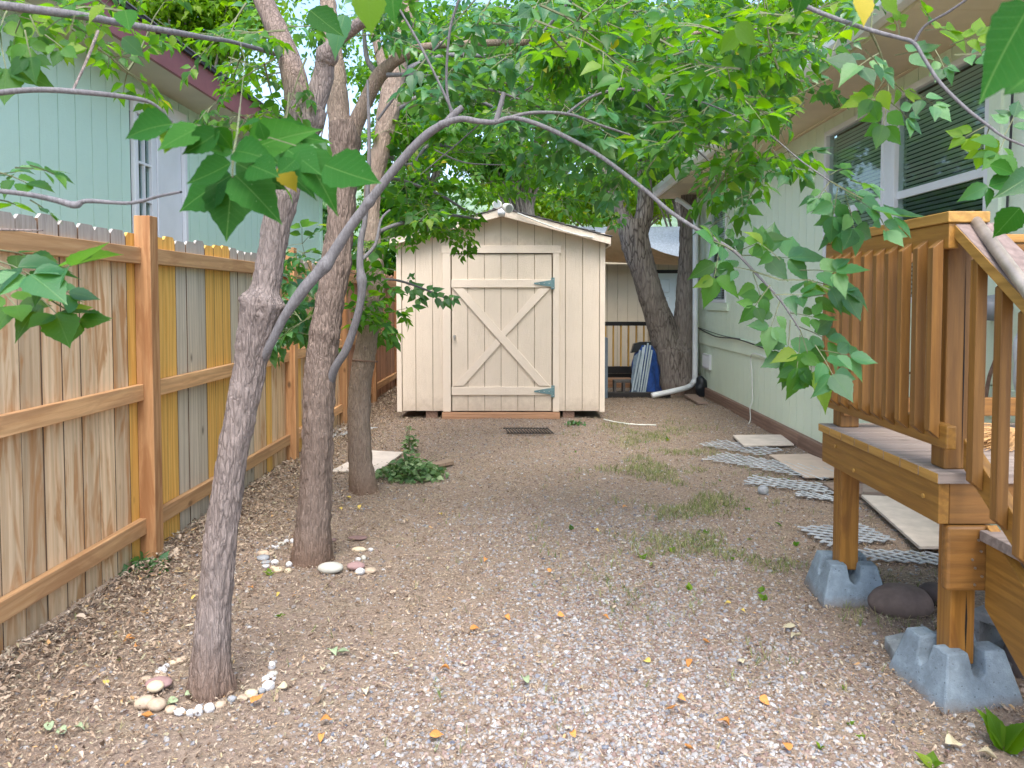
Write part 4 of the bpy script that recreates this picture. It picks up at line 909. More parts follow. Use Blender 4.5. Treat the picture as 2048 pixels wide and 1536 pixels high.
# ------------------------------------------------------------------ TREES: trunk tubes with bark relief
def trunk(name, ctrl, mat, parent, nseg=40, rings=None, amp=.10, fr=1.0, seed=0, capend=True, flare=0, knobs=()):
    """ctrl: (px, py, Y, width_px) or (Vector, radius). relief amplitude is a share of the radius. knobs: (index position s 0..1, height, widen)"""
    P_, Rr = [], []
    for c in ctrl:
        if len(c) == 4: P_.append(at(c[0], c[1], c[2])); Rr.append(c[3] * .5 * c[2] / F)
        else: P_.append(Vector(c[0])); Rr.append(c[1])
    n = max(3, (rings or 90) // (len(P_) - 1)); pts = soft(P_, n)
    rad = []
    for i_ in range(len(P_) - 1):
        for k in range(n): t = k / n; t = t * t * (3 - 2 * t); rad.append(Rr[i_] * (1 - t) + Rr[i_ + 1] * t)
    rad.append(Rr[-1]); m_ = len(pts)
    s = np.concatenate([[0], np.cumsum([(pts[i_ + 1] - pts[i_]).length for i_ in range(m_ - 1)])])
    th_ = np.linspace(0, 2 * np.pi, nseg, endpoint=False); TH, S_ = np.meshgrid(th_, s); RA = np.array(rad)[:, None] * np.ones_like(TH)
    cx, cy = np.cos(TH) * RA, np.sin(TH) * RA
    tw = S_ * 1.3
    cx2, cy2 = np.cos(TH + tw * .15) * RA, np.sin(TH + tw * .15) * RA
    r1 = np.abs(fbm(cx2 * 42 * fr + seed, cy2 * 42 * fr, S_ * 9 * fr + seed, 3) - .44) * 2.2
    r0 = fbm(cx * 8 + seed, cy * 8, S_ * 3.5, 3) - .44
    disp = (r1 - .25) * amp * np.minimum(RA, .08) / .08 * .022 + r0 * .16 * RA
    for (sk, hk, wk) in knobs: disp += RA * wk * np.exp(-((S_ / s[-1] - sk) / hk) ** 2) * (1 + .9 * (fbm(cx * 26, cy * 26, S_ * 26 + 5, 3) - .4) * 2)
    if flare: disp += RA * flare * np.exp(-S_ / .07) * (1 + .5 * np.sin(TH * 5 + seed))
    RA = RA + disp
    t0 = (pts[1] - pts[0]).normalized(); nrm = Vector((1, 0, 0)); nrm = (nrm - t0 * nrm.dot(t0)).normalized()
    V = np.zeros((m_, nseg, 3))
    for i_ in range(m_):
        t = (pts[min(i_ + 1, m_ - 1)] - pts[max(i_ - 1, 0)]).normalized(); nrm = (nrm - t * nrm.dot(t)).normalized(); bn = t.cross(nrm)
        V[i_] = np.array(pts[i_]) + (np.cos(th_)[:, None] * np.array(nrm) + np.sin(th_)[:, None] * np.array(bn)) * RA[i_][:, None]
    i = np.arange(m_ * nseg).reshape(m_, nseg); j = np.roll(i, -1, axis=1)
    Fq = np.stack([i[:-1], j[:-1], j[1:], i[1:]], -1).reshape(-1, 4)
    V = V.reshape(-1, 3)
    if capend:
        V = np.vstack([V, np.array(pts[-1])[None]]); e = i[-1]; ej = j[-1]; c = len(V) - 1
        Fq = np.vstack([Fq, np.stack([e, ej, np.full(nseg, c), np.full(nseg, c)], -1)])
        o = npmesh(name, V, Fq[:-nseg], mat, parent, True)
    else: o = npmesh(name, V, Fq, mat, parent, True)
    return pts, rad

# leaf templates -----------------------------------------------------
def leaf_template(rows, serr=.0, fold=.28, droop=.22, wr=.5):
    """unit-length leaf along +y, normal +z. returns verts, quads/tris as quads"""
    t = np.linspace(0, 1, rows + 1); wv = wr * .5 * 1.25 * np.sin(np.pi * np.clip(t, 0, 1) ** .74) ** .95 * (1 - .62 * t ** 2.5); wv[0] = .015; wv[-1] = .004
    if serr: wv[1:-1] *= 1 + serr * ((np.arange(1, rows) % 2) * 2 - 1)
    V = []
    for k in range(rows + 1):
        z = -droop * t[k] ** 2
        V += [(-wv[k], t[k], z + fold * wv[k]), (0, t[k], z), (wv[k], t[k], z + fold * wv[k])]
    Fq = []
    for k in range(rows):
        a = 3 * k; Fq += [(a, a + 1, a + 4, a + 3), (a + 1, a + 2, a + 5, a + 4)]
    return np.array(V, float), np.array(Fq, int)
T_HI = [leaf_template(13, .05, f, d, w_) for f, d, w_ in ((.25, .2, .56), (.45, .35, .50), (.1, .1, .60), (.35, -.12, .52))]
T_LO = leaf_template(4, 0, .35, .3, .48)
leaf_meshes = {}
def leafme(matkey, v):
    key = (matkey, v)
    if key not in leaf_meshes:
        V, Fq = T_HI[v % 4]; me = bpy.data.meshes.new('leaf'); me.from_pydata(V.tolist(), [], Fq.tolist())
        a = me.attributes.new('rv', 'FLOAT', 'FACE'); a.data.foreach_set('value', np.full(len(Fq), (v * .137) % 1, dtype=np.float32))
        me.polygons.foreach_set('use_smooth', [True] * len(Fq)); me.materials.append(M.get(matkey + '_v', M[matkey])); leaf_meshes[key] = me
    return leaf_meshes[key]
class Foliage:
    def __init__(s, matkey): s.P = []; s.D = []; s.N = []; s.S = []; s.T = []; s.m = matkey; s.fix = []; s.tw = MB()
    def leaf(s, p, d, n, size, hand=False, mk=None):
        if hand: s.fix.append((Vector(p), Vector(d), Vector(n), size, mk or s.m))
        else: s.P.append(tuple(p)); s.D.append(tuple(d)); s.N.append(tuple(n)); s.S.append(size)
    def compound(s, b, d, n, L, pairs=2, jit=.25, hand=False, mk=None, stem=True):
        """pinnate leaf: b base, d direction, n normal, L overall length"""
        b = Vector(b); d = Vector(d).normalized(); n = Vector(n); n = (n - d * n.dot(d)).normalized(); side = d.cross(n)
        ll = L * (.50 if hand else .42)
        def J(): return Vector((random.gauss(0, jit), random.gauss(0, jit), random.gauss(0, jit)))
        tip = b + d * L * .60
        if stem: s.tw.tube([b, b + d * L * .3 + n * L * .02, tip], [.0022, .0017, .0012], 3, False)
        s.leaf(tip, (d + J() * .6).normalized(), (n + J()).normalized(), ll * random.uniform(1, 1.2), hand, mk)
        for k in range(pairs):
            p = b + d * L * (.32 + .26 * k / max(1, pairs - 1) if pairs > 1 else .42)
            for sg in (-1, 1):
                dd_ = (d * random.uniform(.35, .75) + side * sg + J() * .7 - Vector((0, 0, .12))).normalized()
                s.leaf(p + dd_ * .008, dd_, (n + J()).normalized(), ll * random.uniform(.72, 1.05), hand, mk)
    def spray(s, p0, d, L, nl=6, size=.22, up=.0, jit=.3, curve=-.25):
        p0 = Vector(p0); d = Vector(d).normalized(); pts = []; p = p0.copy(); st = L / nl
        for k in range(nl + 1):
            pts.append(p.copy()); d = (d + Vector((random.gauss(0, .10), random.gauss(0, .10), random.gauss(0, .08) + curve / nl))).normalized(); p = p + d * st
        s.tw.tube(pts, [.0045 * (1 - .75 * k / nl) for k in range(nl + 1)], 4, False)
        for k in range(1, nl + 1):
            d_ = (pts[k] - pts[k - 1]).normalized(); ref = Vector((0, 0, 1)) if abs(d_.z) < .9 else Vector((0, 1, 0))
            sd_ = d_.cross(ref).normalized()
            for sg in (-1, 1):
                if random.random() < .15: continue
                ld = (d_ * random.uniform(.3, 1) + sd_ * sg * random.uniform(.6, 1.1) + Vector((0, 0, random.uniform(-.7, .1)))).normalized()
                nn = Vector((random.gauss(0, .55), random.gauss(-.15, .55), 1))
                s.compound(pts[k], ld, nn, size * random.uniform(.75, 1.15), random.choice((1, 2, 2)), jit)
        s.compound(pts[-1], d, Vector((0, -.3, 1)), size, 2, jit)
    def finish(s, parent, nparts=300, leafname='leaf', stuffname='foliage', twigs=True, twm='twig'):
        P = np.array(s.P) if s.P else np.zeros((0, 3)); D = np.array(s.D) if s.D else P; N = np.array(s.N) if s.N else P; S = np.array(s.S)
        # size in the picture decides which leaves become parts
        cz = P - np.array([0, 0, CAMZ]) if len(P) else P
        if len(P):
            px = HX + F * P[:, 0] / np.maximum(P[:, 1], .3); py = HY - F * (P[:, 2] - CAMZ) / np.maximum(P[:, 1], .3)
            vis = (px > -20) & (px < 2068) & (py > -20) & (py < 1550) & (P[:, 1] > .4)
            score = np.where(vis, S / np.maximum(P[:, 1], .3), 0); order = np.argsort(-score)
        else: order = np.array([], int)
        k = max(0, nparts - len(s.fix)); big, rest = order[:k], order[k:]
        def mat4(p, d, n, sz_):
            d = Vector(d).normalized(); n = Vector(n); n = (n - d * n.dot(d)); n = n.normalized() if n.length > 1e-4 else d.orthogonal().normalized(); x = d.cross(n)
            return Matrix(((x.x * sz_, d.x * sz_, n.x * sz_, p[0]), (x.y * sz_, d.y * sz_, n.y * sz_, p[1]), (x.z * sz_, d.z * sz_, n.z * sz_, p[2]), (0, 0, 0, 1)))
        def put(p, d, n, sz_, mk, wx=1.0):
            o = bpy.data.objects.new(leafname, leafme(mk, random.randrange(24)))
            link(o, parent); o.matrix_basis = mat4(p, d, n, sz_)
            if wx != 1.0: o.scale.x *= wx
            return o
        for f in s.fix: put(*f[:4], f[4])
        for q_ in big: put(P[q_], D[q_], N[q_], S[q_], s.m)
        if len(rest):
            Pn, Dn, Nn, Sn = P[rest], D[rest], N[rest], S[rest]
            Dn = Dn / np.linalg.norm(Dn, axis=1, keepdims=True); Nn = Nn - Dn * (Nn * Dn).sum(1, keepdims=True); Nn /= np.maximum(np.linalg.norm(Nn, axis=1, keepdims=True), 1e-5)
            Xn = np.cross(Dn, Nn); TV, TF = T_LO
            VV = Pn[:, None] + Sn[:, None, None] * (TV[None, :, 0:1] * Xn[:, None] + TV[None, :, 1:2] * Dn[:, None] + TV[None, :, 2:3] * Nn[:, None])
            nv = len(TV); FF = (TF[None] + (np.arange(len(Pn)) * nv)[:, None, None]).reshape(-1, 4)
            rv = np.repeat(rng.random(len(Pn)), len(TF))
            o = npmesh(stuffname, VV.reshape(-1, 3), FF, M[s.m], parent, True, rv); o['kind'] = 'stuff'
        if twigs and s.tw.v:
            o = s.tw.build('twigs', M[twm], parent); o['kind'] = 'stuff'

def pxscatter(fo, cx, cy, rx, ry, y0, y1, n, size=.22, L=.45, nl=5, curve=-.25, dirbias=None):
    for _ in range(n):
        a = random.uniform(0, 2 * math.pi); r = math.sqrt(random.random())
        p = at(cx + rx * r * math.cos(a), cy + ry * r * math.sin(a), random.uniform(y0, y1))
        d = Vector((random.gauss(0, 1), random.gauss(0, .8), random.gauss(-.1, .45)))
        if dirbias: d += Vector(dirbias)
        fo.spray(p - d.normalized() * L * .5, d, L * random.uniform(.7, 1.2), nl, size, curve=curve)
def limb(parent, pts, mat, n=10):
    """thin branch through (px,py,Y,w)"""
    return trunk('branch', pts, mat, parent, n, 14 * (len(pts) - 1), .25, 1, random.random() * 9)

# --- tree 1: front leaning tree
t1 = thing('tree', gp(420, 1395), 'front leaning tree with swollen collar and a pruned limb on its trunk', 'tree')
c1 = [(421, 1410, 2.72, 100), (421, 1380, 2.72, 88), (424, 1300, 2.72, 74), (432, 1180, 2.73, 66), (445, 1050, 2.74, 62), (462, 930, 2.75, 60), (482, 820, 2.76, 60), (498, 740, 2.77, 62), (510, 680, 2.77, 66), (522, 622, 2.77, 68), (532, 575, 2.78, 54), (545, 500, 2.8, 54), (560, 420, 2.82, 54), (578, 350, 2.85, 52), (602, 270, 2.88, 62), (616, 215, 2.9, 66)]
trunk('trunk', c1, M['bark1'], t1, 96, 520, 1.0, 1.25, 2, flare=.26, knobs=((.665, .013, .24), (.645, .02, .14), (.84, .02, .14), (.61, .02, .08), (.98, .02, .2)))
trunk('branch', [(600, 240, 2.9, 56), (592, 170, 2.92, 50), (578, 120, 2.95, 46), (556, 65, 3.0, 42), (522, -10, 3.1, 38), (480, -120, 3.2, 32)], M['bark2'], t1, 40, 120, .6, 1.2, 3)
trunk('branch', [(626, 215, 2.9, 46), (645, 160, 2.9, 42), (652, 120, 2.88, 36), (668, 88, 2.84, 26), (700, 62, 2.8, 24), (760, 18, 2.72, 20), (800, -20, 2.65, 16)], M['bark1'], t1, 36, 120, .5, 1.2, 4, knobs=((.35, .05, .3),))
# long smooth grey limb sweeping right
trunk('branch', [(505, 745, 2.78, 15.8), (540, 690, 2.74, 17.3), (568, 635, 2.72, 18.0), (608, 578, 2.72, 23.0), (650, 530, 2.72, 22.3), (668, 505, 2.72, 21.6), (700, 455, 2.70, 20.2), (745, 395, 2.68, 18.7), (800, 325, 2.66, 18.0), (850, 272, 2.64, 17.3), (895, 243, 2.62, 14.4)], M['bark_smooth'], t1, 28, 180, .25, 1, 6, knobs=((.42, .02, .25), (.66, .012, .2)))
trunk('branch', [(890, 250, 2.62, 16), (905, 232, 2.62, 15), (925, 214, 2.62, 12)], M['bark_smooth'], t1, 16, 30, .3, 1, 6)
trunk('branch', [(880, 250, 2.62, 16), (920, 238, 2.61, 13), (960, 243, 2.6, 11), (990, 244, 2.6, 10), (1020, 236, 2.6, 9), (1060, 243, 2.58, 9), (1120, 268, 2.55, 9), (1200, 312, 2.5, 8), (1290, 380, 2.45, 8), (1340, 423, 2.42, 8), (1400, 462, 2.38, 7), (1465, 500, 2.35, 6), (1510, 545, 2.32, 5), (1560, 600, 2.3, 4), (1600, 660, 2.3, 3)], M['bark_smooth'], t1, 16, 200, .2, 1, 7)
limb(t1, [(1005, 240, 2.6, 8), (1060, 226, 2.62, 7), (1135, 228, 2.66, 6), (1200, 250, 2.7, 5), (1260, 270, 2.75, 4)], M['bark_smooth'])
limb(t1, [(1130, 230, 2.66, 5), (1180, 195, 2.7, 5), (1240, 178, 2.7, 5), (1300, 185, 2.7, 4), (1390, 200, 2.7, 3), (1480, 235, 2.6, 3), (1540, 270, 2.5, 3), (1600, 320, 2.4, 3), (1660, 362, 2.3, 3)], M['bark_smooth'])
limb(t1, [(905, 235, 2.62, 6), (893, 170, 2.6, 5), (900, 60, 2.55, 5), (925, -20, 2.5, 4)], M['bark_smooth'])
limb(t1, [(910, 235, 2.62, 6), (880, 170, 2.6, 5), (840, 90, 2.6, 5), (800, 20, 2.6, 4)], M['bark_smooth'])
limb(t1, [(992, 243, 2.6, 12), (1000, 215, 2.6, 10), (1008, 185, 2.6, 9)], M['bark_smooth'])
# overhead branches coming from behind the camera on both sides
limb(t1, [(-40, 5, 1.7, 17), (60, 18, 1.75, 17), (165, 32, 1.8, 16), (250, 48, 1.9, 14), (340, 63, 2.0, 12), (420, 77, 2.2, 10), (465, 84, 2.4, 8), (560, 110, 2.9, 10)], M['bark_smooth'], 16)
limb(t1, [(-40, 190, 1.6, 12), (60, 180, 1.62, 11), (150, 183, 1.65, 11), (265, 196, 1.7, 9), (310, 210, 1.72, 6), (345, 245, 1.75, 4)], M['bark_smooth'])
limb(t1, [(145, 182, 1.65, 5), (165, 140, 1.7, 5), (182, 100, 1.75, 6), (196, 62, 1.8, 6)], M['bark1'])
limb(t1, [(-40, 378, 1.5, 9), (50, 388, 1.52, 10), (110, 400, 1.55, 12), (150, 410, 1.55, 15), (175, 402, 1.55, 9), (260, 406, 1.5, 7), (320, 392, 1.4, 6), (362, 384, 1.3, 5)], M['bark_smooth'])
limb(t1, [(-30, 458, 1.5, 5), (30, 460, 1.5, 5), (86, 461, 1.5, 3)], M['bark1'])
fo = Foliage('leaf')
# near cluster hand placed: (base, tip, Y, width factor)
def hand(fo, b, tp, Y, mk='leaf', n=(0, -1, .25), roll=0, dY=0):
    p0, p1 = at(b[0], b[1], Y), at(tp[0], tp[1], Y + dY); d = p1 - p0
    nn = Vector(n) + Vector((roll, 0, 0)); fo.leaf(p0, d.normalized(), nn, d.length, True, mk)
for b, tp, roll, mk in (((466, 352), (447, 494), .15, 'leaf_near'), ((470, 350), (572, 442), .5, 'leaf_near'), ((462, 350), (332, 428), -.4, 'leaf_near'), ((472, 326), (590, 384), .4, 'leaf_near'), ((462, 326), (372, 378), -.3, 'leaf_near'),
        ((470, 302), (545, 306), .3, 'leaf_near'), ((464, 305), (405, 300), -.4, 'leaf_near'), ((440, 262), (362, 318), .2, 'leaf_near'), ((400, 254), (300, 300), -.2, 'leaf_near'), ((345, 248), (212, 262), .1, 'leaf_near'), ((350, 262), (327, 320), .3, 'leaf_lime'),
        ((440, 260), (418, 330), .3, 'leaf_near'), ((430, 255), (480, 310), .2, 'leaf_near'), ((500, 300), (632, 236), .2, 'leaf_near'), ((540, 270), (665, 268), .3, 'leaf_near'), ((575, 300), (650, 350), .3, 'leaf_near'), ((600, 300), (690, 420), .5, 'leaf_near'), ((650, 330), (786, 384), .2, 'leaf_near'),
        ((530, 280), (515, 235), .2, 'leaf_near'), ((560, 330), (600, 392), .3, 'leaf_yellow'), ((500, 330), (560, 350), .2, 'leaf_near'), ((610, 250), (560, 300), .1, 'leaf_near'), ((590, 320), (548, 360), .2, 'leaf_near')):
    tp = (b[0] + (tp[0] - b[0]) * .88, b[1] + (tp[1] - b[1]) * .88)
    hand(fo, b, tp, 1.05 + random.uniform(-.05, .08), mk, roll=roll, dY=random.uniform(-.05, .03))
for k in range(26):
    bx_, by_ = random.uniform(480, 640), random.uniform(240, 345); a_ = random.uniform(-.4, 2.2); L_ = random.uniform(45, 85)
    hand(fo, (bx_, by_), (bx_ + math.cos(a_) * L_, by_ + math.sin(a_) * L_ * .8), 1.2 + random.uniform(-.06, .2), random.choice(('leaf_near', 'leaf_near', 'leaf', 'leaf_b')), roll=random.uniform(-.8, .8), n=(0, -.6, .9), dY=random.uniform(-.04, .04))
fo.tw.tube([at(480, 215, 1.2), at(474, 270, 1.08), at(466, 310, 1.05), at(465, 355, 1.04)], .0013, 5, False)
fo.tw.tube([at(474, 262, 1.09), at(420, 252, 1.06), at(330, 246, 1.05)], .001, 4, False)
fo.tw.tube([at(474, 290, 1.08), at(540, 275, 1.07), at(620, 300, 1.07), at(660, 335, 1.07)], .001, 4, False)
fo.tw.tube([at(480, 215, 1.2), at(490, 120, 1.5), at(480, 84, 1.75)], .0007, 5, False)
# near top-edge leaves, right-edge leaves
for b, tp, Y, mk in (((2060, 10), (1935, 215), .75, 'leaf_near'), ((2060, 150), (2000, 200), .8, 'leaf_near'), ((1610, -40), (1595, 36), 1.1, 'leaf_near'), ((785, -40), (782, 40), 1.3, 'leaf_near'), ((735, -30), (742, 70), 1.2, 'leaf_lime'), ((2040, 415), (1985, 478), 1.5, 'leaf_near'), ((2062, 350), (2010, 385), 1.6, 'leaf_b'), ((1975, 372), (1915, 400), 1.8, 'leaf_b'),
        ((1978, 372), (2030, 360), 1.8, 'leaf_near'), ((1980, 330), (2040, 345), 1.8, 'leaf_near'), ((1975, 375), (1980, 418), 1.8, 'leaf_near'), ((1720, -10), (1735, 45), 1.4, 'leaf_yellow'), ((1765, -10), (1800, 30), 1.4, 'leaf_lime'), ((1470, 50), (1520, 90), 1.8, 'leaf_lime'), ((1480, 60), (1440, 110), 1.9, 'leaf_lime'), ((620, 20), (690, 80), 1.8, 'leaf_near'), ((690, 30), (660, 110), 1.9, 'leaf_b'), ((250, 20), (262, 70), 1.6, 'leaf_near'), ((210, 10), (170, 40), 1.6, 'leaf_lime'), ((245, 75), (290, 115), 1.8, 'leaf_b')):
    hand(fo, b, tp, Y, mk, roll=random.uniform(-.5, .5), dY=random.uniform(-.04, .04))
def comp(fo, b, tp, Y, mk=None, n=(0, -.8, .6), pairs=2, dY=0):
    p0, p1 = at(b[0], b[1], Y), at(tp[0], tp[1], Y + dY); fo.compound(p0, p1 - p0, Vector(n), (p1 - p0).length, pairs, .22, True, mk)
# right drooping cluster
for b, tp, mk in (((1500, 540), (1430, 530), 'leaf_b'), ((1505, 545), (1530, 620), 'leaf'), ((1465, 500), (1400, 470), 'leaf_b'), ((1470, 505), (1560, 470), 'leaf'), ((1480, 510), (1640, 520), 'leaf_b'), ((1540, 570), (1490, 640), 'leaf'), ((1550, 590), (1640, 590), 'leaf_b'), ((1560, 600), (1530, 690), 'leaf_b'), ((1575, 625), (1660, 640), 'leaf'), ((1580, 640), (1570, 760), 'leaf_b'),
        ((1590, 650), (1700, 700), 'leaf_b'), ((1600, 660), (1640, 800), 'leaf'), ((1600, 670), (1590, 780), 'leaf'), ((1620, 560), (1740, 600), 'leaf_b'), ((1600, 540), (1720, 545), 'leaf_b'), ((1640, 700), (1740, 720), 'leaf_b'), ((1630, 690), (1690, 790), 'leaf_b'), ((1440, 490), (1420, 600), 'leaf'), ((1560, 520), (1500, 470), 'leaf'), ((1590, 600), (1700, 580), 'leaf')):
    comp(fo, b, tp, 2.3 + random.uniform(-.12, .15), mk, dY=random.uniform(-.1, .1))
fo.tw.tube([at(1500, 540, 2.32), at(1560, 560, 2.3), at(1620, 560, 2.3), at(1660, 580, 2.25)], .003, 4, False)
# bluish cluster in front of the window
for b, tp, mk in (((1660, 362), (1620, 420), 'leaf_b'), ((1670, 370), (1740, 400), 'leaf_b'), ((1675, 375), (1660, 470), 'leaf_b'), ((1690, 385), (1780, 440), 'leaf_b'), ((1690, 390), (1720, 500), 'leaf_b'), ((1720, 400), (1830, 450), 'leaf_b'), ((1650, 380), (1680, 440), 'leaf_b'), ((1700, 360), (1760, 380), 'leaf_b'), ((1700, 420), (1650, 500), 'leaf_b'), ((1750, 420), (1790, 490), 'leaf_b'), ((1660, 350), (1700, 330), 'leaf')):
    comp(fo, b, tp, 2.3 + random.uniform(-.1, .15), mk, n=(0, -.5, .9), dY=random.uniform(-.1, .1))
fo.tw.tube([at(1660, 362, 2.3), at(1700, 385, 2.3), at(1750, 410, 2.3)], .003, 4, False)
# upper-right branch and its leaves
rb = [(1545, -20, 2.1, 8), (1640, 25, 2.0, 9), (1740, 60, 1.9, 9), (1800, 76, 1.85, 8), (1828, 86, 1.82, 8), (1850, 120, 1.8, 7), (1880, 165, 1.78, 7), (1930, 215, 1.75, 7), (1975, 250, 1.72, 6), (2010, 275, 1.7, 5), (2070, 300, 1.7, 4)]
limb(t1, rb, M['bark_smooth'])
limb(t1, [(1828, 86, 1.82, 6), (1850, 52, 1.8, 5), (1900, 22, 1.75, 5), (1960, -20, 1.7, 4)], M['bark_smooth'])
limb(t1, [(1740, 62, 1.9, 5), (1760, 105, 1.95, 4), (1775, 160, 2.0, 3), (1776, 200, 2.0, 2)], M['twig'])
limb(t1, [(1742, 60, 1.9, 4), (1745, 20, 1.9, 3), (1750, -20, 1.9, 2)], M['twig'])
for b, tp, mk in (((1760, 105), (1690, 150), 'leaf_b'), ((1775, 150), (1720, 230), 'leaf'), ((1776, 160), (1830, 200), 'leaf_lime'), ((1776, 190), (1760, 290), 'leaf'), ((1790, 110), (1870, 100), 'leaf_b'), ((1850, 60), (1920, 60), 'leaf_lime'), ((1860, 50), (1850, 10), 'leaf'), ((1900, 90), (1990, 60), 'leaf_lime'), ((1870, 100), (1900, 160), 'leaf_b'), ((1910, 110), (2000, 110), 'leaf_b'),
        ((1776, 200), (1840, 260), 'leaf_b'), ((1780, 200), (1700, 200), 'leaf_lime'), ((1980, 250), (1950, 330), 'leaf_lime'), ((1975, 250), (1900, 290), 'leaf_lime'), ((2010, 270), (2040, 210), 'leaf_b'), ((2010, 275), (1985, 330), 'leaf'), ((1700, 45), (1650, 90), 'leaf_lime'), ((1650, 30), (1600, 90), 'leaf'), ((1620, 20), (1560, 40), 'leaf_lime'), ((1800, 76), (1790, 20), 'leaf_lime'), ((1730, 100), (1790, 170), 'leaf_b'), ((1740, 30), (1690, 10), 'leaf_b'), ((1820, 180), (1900, 230), 'leaf_b')):
    comp(fo, b, tp, 1.95 + random.uniform(-.15, .2), mk, dY=random.uniform(-.1, .1))
# left sprays
for b, tp, mk in (((0, 500), (100, 520), 'leaf'), ((-10, 520), (110, 570), 'leaf_b'), ((60, 550), (200, 520), 'leaf_b'), ((70, 560), (180, 600), 'leaf_b'), ((60, 580), (150, 660), 'leaf'), ((100, 600), (200, 665), 'leaf'), ((-10, 570), (60, 640), 'leaf'), ((-10, 350), (60, 340), 'leaf_b'), ((0, 345), (90, 380), 'leaf'), ((30, 335), (130, 345), 'leaf_b'), ((60, 330), (140, 360), 'leaf'), ((60, 400), (120, 440), 'leaf_b'), ((0, 400), (50, 415), 'leaf')):
    comp(fo, b, tp, 1.6 + random.uniform(-.1, .15), mk, n=(0, -.5, .9), dY=random.uniform(-.1, .1))
fo.tw.tube([at(-40, 520, 1.6), at(60, 555, 1.6), at(110, 600, 1.6)], .003, 4, False)
for a in (((90, 60), (150, 20)), ((40, 40), (20, 120)), ((30, 30), (120, 60)), ((60, 30), (90, 100)), ((130, 40), (210, 90)), ((50, 60), (70, 150)), ((0, 60), (20, 190)), ((150, 30), (130, 120)), ((100, 30), (180, -10)), ((170, 30), (220, 70)), ((20, 10), (-10, 80)), ((90, 70), (150, 115))):
    comp(fo, a[0], a[1], 1.8 + random.uniform(-.1, .2), random.choice(('leaf', 'leaf', 'leaf_lime')), dY=random.uniform(-.1, .1))
fix_n = len(fo.fix)
pxscatter(fo, 490, 70, 60, 45, 2.3, 3.0, 3, .14, .28, 4)
pxscatter(fo, 230, 10, 130, 25, 2.0, 2.8, 4, .14, .28, 4)
pxscatter(fo, 555, 215, 45, 60, 2.6, 3.2, 6, .12, .25, 4)
pxscatter(fo, 500, 160, 60, 60, 2.8, 3.4, 6, .12, .28, 4)
pxscatter(fo, 250, 95, 60, 30, 2.0, 2.6, 2, .12, .25, 4)
pxscatter(fo, 1500, 80, 150, 70, 2.2, 3.2, 12, .17, .35, 4)
pxscatter(fo, 1130, 60, 160, 60, 2.2, 3.2, 9, .17, .35, 4)
pxscatter(fo, 1480, 260, 100, 60, 2.5, 3.2, 8, .17, .35, 4)
fo.finish(t1, 300)

# --- tree 2
t2 = thing('tree', gp(625, 1125), 'second tree from the front with ridged bark forking into two limbs', 'tree')
trunk('trunk', [(624, 1135, 4.12, 84), (624, 1110, 4.12, 76), (628, 1040, 4.13, 68), (632, 950, 4.14, 62), (636, 850, 4.15, 60), (640, 760, 4.17, 62), (648, 680, 4.2, 58), (660, 600, 4.22, 56), (671, 540, 4.24, 56), (678, 480, 4.26, 52), (684, 400, 4.28, 52), (688, 330, 4.3, 56), (690, 270, 4.3, 62), (688, 245, 4.3, 56)], M['bark2'], t2, 88, 440, 1.0, 1.2, 12, flare=.2, knobs=((.52, .02, .1), (.68, .02, .10)))
trunk('branch', [(684, 280, 4.3, 50), (677, 220, 4.32, 42), (672, 150, 4.35, 38), (664, 80, 4.4, 34), (655, 0, 4.45, 30), (640, -120, 4.5, 26)], M['bark3'], t2, 40, 120, .8, 1.2, 13)
trunk('branch', [(694, 290, 4.3, 44), (712, 245, 4.3, 32), (735, 195, 4.28, 28), (758, 152, 4.25, 30), (790, 122, 4.2, 22), (830, 100, 4.15, 17), (880, 90, 4.1, 14), (960, 86, 4.05, 13), (1050, 85, 4.0, 13), (1130, 88, 3.95, 12), (1190, 90, 3.9, 11), (1300, 84, 3.9, 9), (1420, 60, 3.9, 7)], M['bark3'], t2, 28, 200, .5, 1.2, 14, knobs=((.28, .03, .25),))
trunk('branch', [(655, 770, 4.16, 22), (672, 732, 4.12, 17), (692, 700, 4.1, 17), (708, 655, 4.08, 16), (720, 610, 4.06, 15), (724, 570, 4.05, 17), (720, 530, 4.05, 14), (722, 480, 4.05, 12), (730, 440, 4.05, 10), (737, 350, 4.05, 8), (738, 260, 4.05, 7), (735, 160, 4.05, 5)], M['bark_smooth'], t2, 16, 150, .3, 1, 15, knobs=((.38, .02, .25),))
limb(t2, [(722, 520, 4.05, 9), (750, 490, 4.1, 7), (762, 440, 4.15, 5), (780, 420, 4.2, 4)], M['bark_smooth'])
limb(t2, [(758, 150, 4.25, 14), (735, 120, 4.25, 10), (728, 60, 4.25, 8), (728, 0, 4.25, 6)], M['bark_smooth'])
limb(t2, [(775, 150, 4.2, 10), (830, 150, 4.1, 8), (900, 160, 4.05, 7), (1000, 185, 4.0, 5), (1080, 215, 4.0, 4)], M['bark_smooth'])
limb(t2, [(755, 240, 4.2, 5), (800, 180, 4.15, 5), (850, 120, 4.1, 5), (900, 70, 4.0, 4)], M['bark_smooth'])
